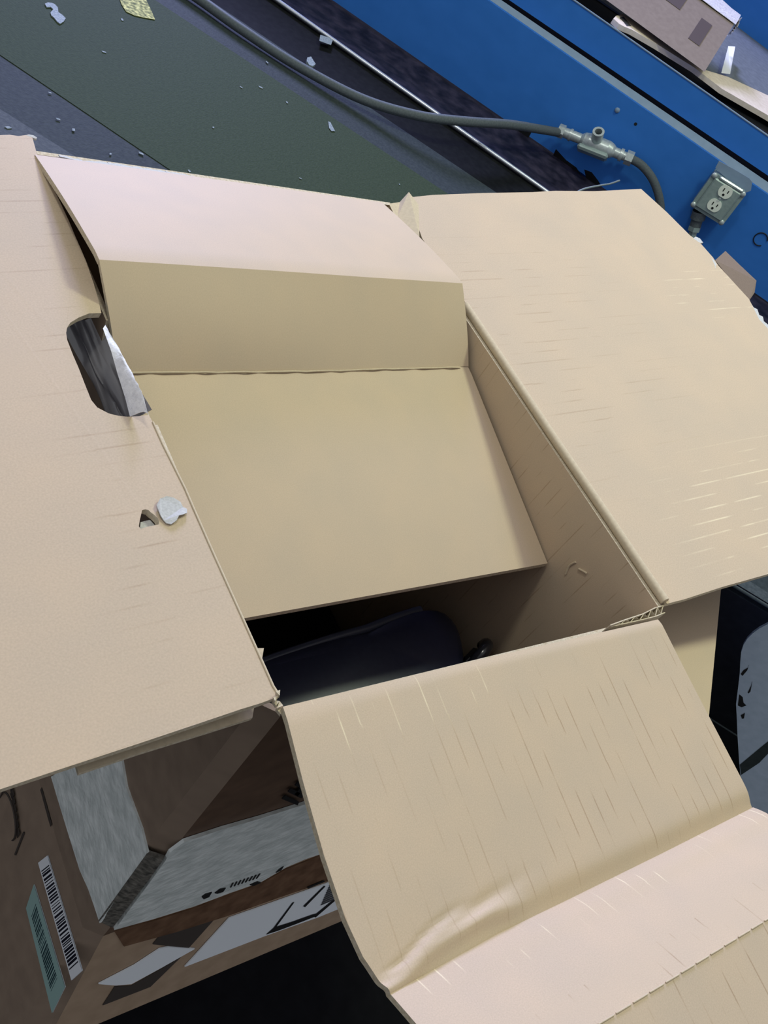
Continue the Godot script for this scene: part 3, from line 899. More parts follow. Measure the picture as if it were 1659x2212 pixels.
	for tr in [[V(-0.0024, 1.047, -0.0022), V(0.0022, 1.047, -0.0004), V(-0.0016, 1.047, 0.0019)], [V(0.0028, 1.046, -0.0008), V(0.0039, 1.046, 0.0027), V(-0.0012, 1.046, 0.0035)], [V(0.0001, 1.043, 0.0022), V(0.0046, 1.043, 0.0026), V(0.0015, 1.043, 0.0065)], [V(-0.0019, 1.054, -0.0042), V(0.0014, 1.054, -0.0047), V(-0.0005, 1.054, -0.0012)], [V(-0.0041, 1.052, -0.0019), V(0.0001, 1.052, -0.0022), V(-0.0039, 1.052, 0.0008)]]:
		mb.plate(M.edge, M.edge, [tr], V(0.0005, -0.003, 0.0005))
	obj("torn_board", mb, box, "torn board fibres at the front left corner")
	# panel hanging below the right flap
	mb = MB.new()
	mb.plate(M.kraft, M.edge, [[V(0.4817, 0.985, -0.0366), V(0.6266, 0.985, -0.0514), V(0.601, 0.985, -0.0303), V(0.5, 0.995, 0.0433), V(0.4231, 1.003, 0.0995), V(0.3631, 1.006, 0.1451), V(0.349, 1.006, 0.0814)]], V(0.001, -0.004, 0.0))
	obj("side_flap", mb, box, "plain tan flap hanging below the right flap")

	# tape, labels and print on the outside
	var fz := V(0, 0, -0.0006)
	var lx := V(0.0006, 0, 0)
	mb = MB.new()
	mb.plate(M.tape_white, M.tape_white, [[V(0.0113, 0.7738, 0.0035), V(0.0086, 0.7945, 0.0035), V(0.0154, 0.8117, 0.0035), V(0.0496, 0.8114, 0.0035), V(0.0869, 0.8062, 0.0035), V(0.1371, 0.8036, 0.0035), V(0.152, 0.8015, 0.0035), V(0.2869, 0.5667, 0.0035), V(0.2707, 0.5745, 0.0035), V(0.2412, 0.5799, 0.0035), V(0.2181, 0.5749, 0.0035), V(0.197, 0.5485, 0.0035), V(0.1587, 0.5534, 0.0035), V(0.1146, 0.5546, 0.0035), V(0.0639, 0.5684, 0.0035), V(0.0191, 0.5859, 0.0035), V(0.0141, 0.7154, 0.0035)]], V(0, 0, -0.003))
	obj("tape_band", mb, front, "wrinkled white tape band")
	mb = MB.new()
	mb.plate(M.tape_white, M.tape_white, [[V(-0.002, 0.6058, -0.1538), V(-0.002, 0.6944, -0.1307), V(-0.002, 0.7893, -0.0851), V(-0.002, 0.7794, -0.0641), V(-0.002, 0.7803, -0.0428), V(-0.002, 0.7815, -0.0259), V(-0.002, 0.7768, -0.0065), V(-0.002, 0.7709, -0.006), V(-0.002, 0.6162, -0.001), V(-0.002, 0.6157, -0.0135), V(-0.002, 0.6134, -0.0348), V(-0.002, 0.6062, -0.0558), V(-0.002, 0.6054, -0.089), V(-0.002, 0.6052, -0.1206)]], V(0.002, 0, 0))
	obj("tape_band", mb, left, "wrinkled grey white tape band")
	mb = MB.new()
	var cs := [V(-0.003, 0.7766, -0.0057), V(-0.003, 0.6171, -0.0028), V(0.0129, 0.6015, 0.004), V(0.0091, 0.734, 0.004), V(0.0067, 0.7811, 0.004)]
	mb.plate(M.tape_worn, M.tape_worn, [cs], V(0.003, 0, -0.003))
	obj("tape_fold", mb, front, "worn dark fold of the tape over the corner")
	mb = MB.new()
	mb.plate(M.tape_brown, M.tape_brown, [[V(0.026, 0.5644, 0.0005), V(0.0682, 0.5553, 0.0027), V(0.1163, 0.5489, 0.0042), V(0.1604, 0.5483, 0.0043), V(0.1974, 0.546, 0.0049), V(0.2264, 0.5579, 0.002), V(0.279, 0.5598, 0.0016), V(0.3041, 0.5575, 0.0021), V(0.3446, 0.4911, 0.0179), V(0.3221, 0.4862, 0.0191), V(0.2362, 0.4959, 0.0168), V(0.1715, 0.5004, 0.0157), V(0.1046, 0.5109, 0.0132), V(0.0441, 0.5243, 0.01)]], V(0, 0, -0.002))
	obj("brown_tape", mb, front, "glossy brown packing tape")
	mb = MB.new()
	mb.plate(M.label, M.label, [[V(0.1728, 0.4949, 0.0176), V(0.2383, 0.489, 0.019), V(0.3229, 0.4817, 0.0207), V(0.349, 0.4797, 0.0212), V(0.3869, 0.3961, 0.0411), V(0.3289, 0.398, 0.0406), V(0.2471, 0.4095, 0.0379), V(0.1381, 0.4178, 0.0359)]], V(0, 0, -0.0015))
	var lab := obj("shipping_label", mb, front, "white shipping label with small print")
	mb = MB.new()
	for q in [[V(0.2758, 0.4967, 0.018), V(0.3002, 0.4969, 0.0179), V(0.3034, 0.4923, 0.019), V(0.2787, 0.4921, 0.019)], [V(0.2643, 0.4718, 0.0239), V(0.2672, 0.471, 0.0241), V(0.2576, 0.4224, 0.0356), V(0.2534, 0.4231, 0.0355)], [V(0.2873, 0.4499, 0.0291), V(0.3058, 0.4821, 0.0214), V(0.3089, 0.4794, 0.0221), V(0.2917, 0.4452, 0.0302)], [V(0.2464, 0.4145, 0.0375), V(0.2542, 0.4246, 0.0351), V(0.2812, 0.4194, 0.0364), V(0.3113, 0.4157, 0.0372), V(0.3253, 0.4121, 0.0381), V(0.3247, 0.4063, 0.0395), V(0.2919, 0.4084, 0.039), V(0.264, 0.4111, 0.0383)], [V(0.3165, 0.4094, 0.0387), V(0.3439, 0.438, 0.0319), V(0.3477, 0.4336, 0.033), V(0.323, 0.4031, 0.0402)]]:
		mb.plate(M.ink, M.ink, [q], V(0, 0, -0.0002))
	for i in 9:
		var t0 := i / 9.0
		var h0 := [V(0.3154, 0.4786, 0.0223), V(0.3371, 0.4819, 0.0215), V(0.3201, 0.4298, 0.0339), V(0.3507, 0.4298, 0.0339)]
		var p0: Vector3 = h0[0].lerp(h0[2], t0)
		var p1: Vector3 = h0[1].lerp(h0[3], t0)
		var st: Vector3 = (h0[2] - h0[0]) * 0.07
		mb.plate(M.ink_grey, M.ink_grey, [[p0, p1, p1 + st, p0 + st]], V(0, 0, -0.0002))
	obj("print", mb, lab, "dark print on the label")
	mb = MB.new()
	mb.plate(M.label, M.label, [[V(0.0286, 0.464, 0.0249), V(0.0657, 0.4734, 0.0227), V(0.0911, 0.4884, 0.0191), V(0.1035, 0.4835, 0.0203), V(0.1415, 0.4535, 0.0274), V(0.1049, 0.4411, 0.0304), V(0.0714, 0.4313, 0.0327), V(0.0511, 0.444, 0.0297)]], V(0, 0, -0.0015))
	obj("paper_label", mb, front, "slanted white paper label")
	mb = MB.new()
	mb.plate(M.print_brown, M.print_brown, [[V(0.0801, 0.5035, 0.0147), V(0.085, 0.5162, 0.0117), V(0.1535, 0.5075, 0.0137), V(0.1328, 0.4599, 0.0251), V(0.1038, 0.4836, 0.0194)], [V(0.0442, 0.406, 0.0379), V(0.0512, 0.4394, 0.0299), V(0.0731, 0.4245, 0.0335), V(0.1075, 0.4356, 0.0308), V(0.1286, 0.4475, 0.028), V(0.1004, 0.4015, 0.039)]], V(0, 0, -0.001))
	obj("printed_mark", mb, front, "dark printed slanted block")
	mb = MB.new()
	mb.plate(M.ink, M.ink, [[V(0.1099, 0.5906, 0.0045), V(0.1117, 0.597, 0.0045), V(0.12, 0.5943, 0.0045), V(0.123, 0.5774, 0.0045), V(0.1171, 0.5763, 0.0045)], [V(0.1266, 0.585, 0.0045), V(0.1293, 0.5948, 0.0045), V(0.1378, 0.5893, 0.0045), V(0.1395, 0.5765, 0.0045), V(0.1325, 0.5778, 0.0045)], [V(0.1782, 0.5603, 0.0045), V(0.1866, 0.5625, 0.0045), V(0.1963, 0.5504, 0.0045), V(0.1878, 0.5483, 0.0045)], [V(0.2061, 0.5714, 0.0045), V(0.2057, 0.583, 0.0045), V(0.2083, 0.589, 0.0045), V(0.2117, 0.5748, 0.0045)]], V(0, 0, -0.0008))
	for i in 8:
		var p0: Vector3 = V(0.1448, 0.584, 0.0045).lerp(V(0.1779, 0.5791, 0.0045), i / 7.0)
		var p1: Vector3 = V(0.1414, 0.5996, 0.0045).lerp(V(0.1749, 0.5957, 0.0045), i / 7.0)
		var w: Vector3 = (V(0.1779, 0.5791, 0.0045) - V(0.1448, 0.584, 0.0045)) * 0.05
		mb.plate(M.ink, M.ink, [[p0, p0 + w, p1 + w, p1]], V(0, 0, -0.0008))
	obj("print", mb, front, "small black print on the white tape")
	mb = MB.new()
	for q in [[V(0.0935, 0.8425, 0.0032), V(0.0938, 0.8488, 0.0032), V(0.1228, 0.8158, 0.0032), V(0.1255, 0.807, 0.0032)], [V(0.0929, 0.8568, 0.0032), V(0.0926, 0.8634, 0.0032), V(0.1191, 0.8339, 0.0032), V(0.121, 0.8249, 0.0032), V(0.1082, 0.8392, 0.0032)], [V(0.105, 0.8442, 0.0032), V(0.1055, 0.8569, 0.0032), V(0.112, 0.8489, 0.0032), V(0.1122, 0.8356, 0.0032)], [V(0.0941, 0.8687, 0.0032), V(0.0944, 0.8748, 0.0032), V(0.1208, 0.846, 0.0032), V(0.1227, 0.8372, 0.0032)]]:
		mb.plate(M.ink, M.ink, [q], V(0, 0, -0.001))
	obj("print", mb, front, "large black letters IH")
	# barcode labels on the left side
	for e in [[M.code_white, [V(-0.0114, 0.5187, -0.0997), V(-0.0116, 0.5181, 0.0205), V(-0.0066, 0.5388, -0.0983), V(-0.0062, 0.5406, 0.0195)], "white barcode label"], [M.code_green, [V(-0.0223, 0.4736, -0.0709), V(-0.0235, 0.4683, 0.0344), V(-0.0159, 0.5004, -0.085), V(-0.015, 0.5039, 0.0215)], "pale green barcode label"]]:
		mb = MB.new()
		var c: Array = e[1]
		mb.group = -1
		for j in 4:
			for i in 12:
				var u0 := i / 12.0
				var u1 := (i + 1) / 12.0
				var v0 := j / 4.0
				var v1 := (j + 1) / 4.0
				var pa: Vector3 = c[0].lerp(c[1], u0).lerp(c[2].lerp(c[3], u0), v0)
				var pb: Vector3 = c[0].lerp(c[1], u1).lerp(c[2].lerp(c[3], u1), v0)
				var pc: Vector3 = c[0].lerp(c[1], u1).lerp(c[2].lerp(c[3], u1), v1)
				var pd: Vector3 = c[0].lerp(c[1], u0).lerp(c[2].lerp(c[3], u0), v1)
				mb.tri(e[0], pa, pb, pc, V(-1, 0, 0), Vector2(u0, v0), Vector2(u1, v0), Vector2(u1, v1))
				mb.tri(e[0], pa, pc, pd, V(-1, 0, 0), Vector2(u0, v0), Vector2(u1, v1), Vector2(u0, v1))
		mb.quad(M.label, c[0] + V(0.001, 0, 0), c[1] + V(0.001, 0, 0), c[3] + V(0.001, 0, 0), c[2] + V(0.001, 0, 0), V(1, 0, 0))
		obj("barcode_label", mb, left, e[2])
	mb = MB.new()
	var rc := V(-0.0187, 0.4865, -0.1673)
	var ring := []
	for i in 28:
		var a := TAU * i / 28.0
		ring.append(rc + V(0, cos(a) * 0.026, sin(a) * 0.026))
	mb.tube(M.print_brown, ring, 0.0011, 5, true)
	obj("stamp", mb, left, "round dark stamp")
	for i in 7:
		var p0: Vector3 = V(-0.0135, 0.5082, -0.1903).lerp(V(-0.0164, 0.4959, -0.1431), i / 6.0)
		mb = MB.new()
		mb.box(M.print_brown, p0, V(0.0003, 0, 0), V(0, 0.007, 0), V(0, 0, 0.0035), 0.0001)
		obj("print", mb, left)
	for i in 4:
		var p0: Vector3 = V(-0.0007, 0.5614, -0.1546).lerp(V(-0.001, 0.56, -0.1266), i / 3.0)
		mb = MB.new()
		mb.box(M.print_brown, p0, V(0.0003, 0, 0), V(0, 0.003, 0), V(0, 0, 0.006), 0.0001)
		obj("print", mb, left)
	mb = MB.new()
	mb.tube(M.print_brown, [V(-0.0201, 0.4804, -0.1265), V(-0.0134, 0.5084, -0.1381)], 0.0012, 5)
	obj("print", mb, left)

# ---------------------------------------------------------------- what lies inside
func build_contents() -> void:
	# a dark moulded case lying just below the front flap
	var y := 0.85
	var t := thing("moulded_case", V(0.19, 0.62, -0.07), "dark navy moulded plastic case lying inside the carton", "case")
	var mb := MB.new()
	var o := [V(0.0814, 0.85, -0.1118), V(0.1268, 0.85, -0.1198), V(0.2111, 0.85, -0.1297), V(0.3061, 0.85, -0.1389), V(0.338, 0.85, -0.1394), V(0.3569, 0.85, -0.1331), V(0.3652, 0.85, -0.1199), V(0.3641, 0.85, -0.1016), V(0.3546, 0.85, -0.0787), V(0.333, 0.85, -0.0454)]
	o = smooth(o, 40)
	var back := [V(0.35, y, -0.012), V(0.06, y, -0.012)]
	o.append_array(back)
	var mid := Vector3.ZERO
	for p in o:
		mid += p / o.size()
	var rings := []
	for st in [[0.0, -0.24], [0.0, -0.016], [-0.002, -0.009], [-0.006, -0.004], [-0.014, 0.0]]:
		var r := []
		for p in o:
			var d: Vector3 = (p - mid)
			r.append(p + d.normalized() * st[0] + V(0, st[1], 0))
		rings.append(r)
	for k in 4:
		for i in o.size():
			var i2 := (i + 1) % o.size()
			mb.group = 3 if k > 0 else -1
			mb.quad(M.case, rings[k][i], rings[k][i2], rings[k + 1][i2], rings[k + 1][i], (o[i] - mid) + V(0, 0.05 * k, 0))
	for i in o.size():
		mb.group = 3
		mb.tri(M.case, mid, rings[4][i], rings[4][(i + 1) % o.size()], V(0, 1, 0))
	obj("shell", mb, t)
	mb = MB.new()
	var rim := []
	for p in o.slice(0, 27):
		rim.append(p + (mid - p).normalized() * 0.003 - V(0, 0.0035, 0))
	mb.tube(M.case_highlight, rim, 0.0042, 10)  # lighter tube stands in for the dull highlight on the back edge
	obj("rim", mb, t, "pale rounded bead added for the highlight along the case edge")
	mb = MB.new()
	var kn := V(0.3695, 0.86, -0.0741)
	var g := thing("rounded_handle", kn - V(0, 0.05, 0), "small glossy black rounded handle beside the navy case", "handle")
	var arc := []
	for i in 13:
		var a := PI * i / 12.0
		arc.append(kn + V(-0.004 - 0.012 * cos(a), 0.014 * sin(a) - 0.012, 0.008 * cos(a)))
	mb.tube(M.black_gloss, arc, 0.007, 12)
	mb.box(M.black_gloss, kn + V(0, -0.035, 0), V(0.012, 0, -0.005), V(0, 0.018, 0), V(0.004, 0, 0.010), 0.004)
	obj("grip", mb, g)
	# lower dark packing behind the case
	mb = MB.new()
	mb.box(M.black, V(0.20, 0.51, -0.33), V(0.17, 0, 0), V(0, 0.15, 0), V(0, 0, 0.18), 0.01)
	alone("packing_block", mb, V(0.20, 0.36, -0.33), "black packing block deep in the carton behind the navy case", "packing")
	# crumpled film behind the handle slot
	mb = MB.new()
	var p00 := V(-0.012, 0.9934, -0.391)
	var p10 := V(0.004, 1.0321, -0.3598)
	var p01 := V(-0.012, 1.0012, -0.2662)
	var p11 := V(0, 1.0367, -0.2482)
	var bulge := V(0.002, 1.0287, -0.3076)
	var rows := []
	for j in 25:
		var row := []
		for i in 19:
			var u := i / 18.0
			var v := j / 24.0
			var p: Vector3 = p00.lerp(p10, u).lerp(p01.lerp(p11, u), v)
			p += (V(0.5, 0.5, 0.3)) * 0.003 * sin(u * 9.0 + v * 1.5) * sin(v * 3.1 + 0.4)
			p += V(0.6, 0.6, 0.0) * 0.0022 * absf(sin(u * 15.0 + v * 2.5))
			p += V(0.4, 0.6, 0.0) * 0.0016 * sin(u * 19.0 - v * 6.0)
			p += V(0.2, 1.0, 0.0) * 0.006 * smoothstep(0.55, 1.0, u) * smoothstep(0.2, 0.8, v)
			p += (bulge - p10.lerp(p11, 0.45)) * pow(u, 5.0) * sin(v * PI)
			row.append(p)
		rows.append(row)
	mb.sheet(M.film, M.film, rows, V(0.0004, -0.0004, 0))
	var fold := MB.new()  # near-white strip supplies the bright highlight at the right of the film
	var inner_e := [V(-0.016, 1.059, -0.3163), V(-0.016, 1.0569, -0.2941), V(-0.016, 1.0525, -0.2747), V(-0.016, 1.0493, -0.2546), V(-0.016, 1.0452, -0.2403)]
	var outer_e := [V(-0.01, 1.0542, -0.3255), V(-0.01, 1.0581, -0.2969), V(-0.01, 1.0611, -0.2711), V(-0.01, 1.0634, -0.2487), V(-0.01, 1.0593, -0.2286)]
	var frows := []
	rng.seed = 8
	for j in 25:
		var row := []
		for i in 7:
			var p: Vector3 = along(inner_e, j / 24.0).lerp(along(outer_e, j / 24.0), i / 6.0)
			p += V(0.3, 0.9, 0.1) * (0.004 * sin(i / 6.0 * PI) * (j / 24.0) + rng.randf() * 0.0018 * sin(i / 6.0 * PI)) + V(-0.6, 0.8, 0) * 0.0015
			if i == 6:
				p += V(0.5, 0, 0.3) * (rng.randf() - 0.5) * 0.002
			row.append(p)
		frows.append(row)
	fold.sheet(M.film_highlight, M.film_highlight, frows, V(0.0003, -0.0003, 0))
	var film := alone("plastic_film", mb, V(0, 0.95, -0.2), "crumpled grey plastic film showing through the handle slot", "plastic film")
	obj("highlight_strip", fold, film, "crumpled white strip added as the highlight of the film")

func build_stand() -> void:
	var t := thing("black_stand", V(0.18, 0, -0.27), "low black stand carrying the tall cardboard carton", "stand")
	var mb := MB.new()
	mb.box(M.black, V(0.18, 0.325, -0.27), V(0.16, 0, 0), V(0, 0.022, 0), V(0, 0, 0.25), 0.004)
	obj("deck", mb, t)
	for s in [[0.05, -0.49], [0.31, -0.49], [0.05, -0.05], [0.31, -0.05]]:
		mb = MB.new()
		mb.box(M.black, V(s[0], 0.152, s[1]), V(0.02, 0, 0), V(0, 0.152, 0), V(0, 0, 0.02), 0.003)
		obj("leg", mb, t)

# ---------------------------------------------------------------- conduit with its junction fitting
func smooth(p: Array, n: int) -> Array:
	var c := Curve3D.new()
	for i in p.size():
		var d: Vector3 = (p[mini(i + 1, p.size() - 1)] - p[maxi(i - 1, 0)]) / 6.0
		c.add_point(p[i], -d, d)
	var out := []
	for i in n + 1:
		out.append(c.sample_baked(c.get_baked_length() * i / n, true))
	return out

func build_conduit() -> void:
	var t := thing("electrical_conduit", V(1.5, 0.70, -1.35), "grey flexible conduit with a metal junction fitting across the blue panel", "conduit")
	var mb := MB.new()
	var q := [V(0.6393, 0.713, -1.7745), V(0.7136, 0.713, -1.689), V(0.7786, 0.713, -1.6056), V(0.8725, 0.713, -1.5085), V(0.9884, 0.722, -1.4109), V(1.094, 0.745, -1.3484), V(1.1991, 0.768, -1.3228), V(1.3536, 0.775, -1.3427), V(1.5825, 0.7609, -1.3905)]
	mb.tube(M.hose, smooth(q, 90), 0.0105, 12)
	obj("hose", mb, t, "long grey hose")
	mb = MB.new()
	var a := V(1.5727, 0.7641, -1.3947)
	var b := V(1.6952, 0.8094, -1.2437)
	var q2 := [b - (b - a) * 0.03, V(1.7108, 0.8101, -1.2244), V(1.7352, 0.8, -1.1943), V(1.7565, 0.7805, -1.1682), V(1.7757, 0.7525, -1.1444), V(1.7924, 0.7135, -1.1239)]
	mb.tube(M.hose, smooth(q2, 30), 0.0105, 12)
	obj("hose", mb, t, "short grey hose bending down")
	var ax := (b - a).normalized()
	var L := (b - a).length()
	mb = MB.new()
	mb.lathe(M.zinc, a, ax, [[0.0, 0.011], [0.0, 0.0165], [0.016, 0.0165], [0.016, 0.012]], 6)
	obj("nut", mb, t, "hexagonal nut")
	mb = MB.new()
	mb.lathe(M.zinc, b - ax * 0.02, ax, [[0.0, 0.012], [0.0, 0.0175], [0.018, 0.0175], [0.018, 0.011]], 6)
	obj("nut", mb, t, "bright hexagonal nut")
	mb = MB.new()
	mb.lathe(M.zinc, a, ax, [[0.016, 0.012], [0.03, 0.013], [0.03, 0.015], [0.036, 0.015], [0.036, 0.0125], [L * 0.3, 0.0125], [L * 0.34, 0.019], [L * 0.40, 0.021], [L * 0.66, 0.021], [L * 0.72, 0.017], [L * 0.75, 0.0125], [L * 0.82, 0.0125], [L * 0.82, 0.0155], [L * 0.86, 0.0155], [L * 0.86, 0.011], [L * 0.92, 0.011]], 28)
	var body := obj("junction_body", mb, t, "cast metal tee body")
	mb = MB.new()
	var low := V(0, -1, 0) * 0.85 + OUT * 0.5
	low = (low - ax * low.dot(ax)).normalized()
	var side := ax.cross(low).normalized()
	mb.box(M.galv, a + ax * L * 0.50 + low * 0.018 + OUT * 0.004, ax * 0.040, low * 0.007, side * 0.018, 0.005)
	obj("cover", mb, body, "oblong cover plate")
	mb = MB.new()
	var upd := (V(0, 1, 0) * 0.75 + OUT * 0.55).normalized()
	var h0 := a + ax * L * 0.50
	var h1 := V(1.6063, 0.8237, -1.3136)
	var hd := (h1 - h0).normalized()
	var hl := (h1 - h0).length()
	mb.lathe(M.zinc, h0, hd, [[0.0, 0.014], [hl * 0.6, 0.013], [hl * 0.66, 0.0145], [hl, 0.0145], [hl, 0.009], [hl * 0.6, 0.009], [hl * 0.6, 0.0]], 24)
	obj("hub", mb, body, "open round hub")
	mb = MB.new()
	mb.lathe(M.slot, h0, hd, [[hl * 0.62, 0.0088], [hl * 0.63, 0.0088], [hl * 0.63, 0.0]], 20)
	obj("hub_opening", mb, body, "dark opening of the hub")

# ---------------------------------------------------------------- outlet
func build_outlet() -> void:
	var c := [V(1.7863, 0.8996, -1.0981), V(1.8475, 0.9015, -1.0226), V(1.8491, 0.8122, -1.0206), V(1.7941, 0.8039, -1.0884)]
	var mid: Vector3 = (c[0] + c[1] + c[2] + c[3]) * 0.25
	var rx: Vector3 = (c[1] - c[0] + c[2] - c[3]).normalized()
	var ry: Vector3 = (c[0] - c[3] + c[1] - c[2])
	ry = (ry - rx * ry.dot(rx) - OUT * ry.dot(OUT)).normalized()
	var hw := 0.047
	var hh := 0.047
	var t := thing("outlet_box", mid - V(0, 0.05, 0), "square galvanised outlet box with two white sockets on the blue panel", "outlet")
	var mb := MB.new()
	mb.box(M.galv, mid - OUT * 0.027, rx * (hw - 0.003), ry * (hh - 0.003), OUT * 0.023, 0.003)
	obj("body", mb, t)
	# raised cover plate: the corners are cut where the screws sit
	mb = MB.new()
	var o := []
	for s in [[-1, -1], [1, -1], [1, 1], [-1, 1]]:
		for k in 4:
			var a := (PI + PI / 2 * [[-1, -1], [1, -1], [1, 1], [-1, 1]].find(s)) + PI / 2 * k / 3.0
			o.append(mid + rx * (s[0] * (hw - 0.008) + cos(a) * 0.008) + ry * (s[1] * (hh - 0.008) + sin(a) * 0.008))
	mb.plate(M.galv, M.galv, [o], -OUT * 0.004)
	var cov := obj("cover_plate", mb, t, "square galvanised cover")
	mb = MB.new()
	mb.box(M.galv, mid + OUT * 0.003 + ry * 0.0, rx * 0.037, ry * 0.040, OUT * 0.0035, 0.003)
	obj("raised_face", mb, cov)
	mb = MB.new()
	mb.box(M.zinc, mid + ry * (hh - 0.002) + OUT * 0.002 + rx * 0.004, rx * 0.033, ry * 0.004, OUT * 0.0045, 0.003)
	obj("bright_edge", mb, cov, "shiny bent top edge")
	mb = MB.new()
	mb.plate(M.blue_pale, M.blue_pale, [[V(1.8034, 0.9024, -1.1103), V(1.8011, 0.9197, -1.1131), V(1.8272, 0.9243, -1.0809), V(1.8532, 0.9274, -1.0489), V(1.8611, 0.9241, -1.0392), V(1.8677, 0.9073, -1.031), V(1.8641, 0.8979, -1.0354), V(1.8375, 0.8956, -1.0683)]], -OUT * 0.004)  # blue reflection on the galvanised steel is put into its colour
	obj("mounting_bracket", mb, t, "bent bracket above the box")
	for s in [[-0.88, 0.88], [0.86, 0.84], [-0.88, -0.86], [0.86, -0.88]]:
		mb = MB.new()
		mb.lathe(M.zinc, mid + rx * hw * s[0] + ry * hh * s[1] - OUT * 0.001, OUT, [[0.0, 0.007], [0.003, 0.007], [0.005, 0.004], [0.0055, 0.0]], 14, true)
		obj("screw", mb, cov)
	for cpx in [V(1.8126, 0.8794, -1.0513), V(1.8128, 0.8402, -1.0511)]:
		mb = MB.new()
		var f: Vector3 = cpx
		var oo := []
		for k in 28:
			var a := TAU * k / 28.0
			oo.append(f + rx * cos(a) * 0.0168 + ry * clampf(sin(a) * 0.0168, -0.0145, 0.0145))
		mb.plate(M.ivory, M.ivory, [oo], -OUT * 0.006)
		var rcp := obj("socket", mb, t, "white round socket")
		for s in [[-0.006, 0.003, 0.0042], [0.006, 0.003, 0.0034]]:
			mb = MB.new()
			mb.box(M.slot, f + rx * s[0] + ry * s[1] + OUT * 0.0002, rx * 0.0012, ry * s[2], OUT * 0.0004, 0.0001)
			obj("blade_slot", mb, rcp)
		mb = MB.new()
		mb.lathe(M.slot, f - ry * 0.0075, OUT, [[0.0, 0.003], [0.0006, 0.003], [0.0006, 0.0]], 14)
		obj("ground_hole", mb, rcp)
	mb = MB.new()
	mb.lathe(M.zinc, (V(1.8108, 0.8603, -1.0504)), OUT, [[0.0, 0.003], [0.001, 0.003], [0.0018, 0.0]], 12)
	obj("screw", mb, cov)
	# connector below the box
	mb = MB.new()
	var p0 := V(1.8271, 0.8015, -1.081)
	var p1 := V(1.8398, 0.7527, -1.0654)
	var d := (p1 - p0).normalized()
	mb.lathe(M.hose, p0, d, [[0.0, 0.018], [0.02, 0.018], [0.022, 0.014], [0.04, 0.014]], 18)
	mb.lathe(M.galv, p0, d, [[0.038, 0.016], [0.05, 0.016], [0.05, 0.011], [0.075, 0.011]], 6)
	obj("connector", mb, t, "dark threaded connector under the box")

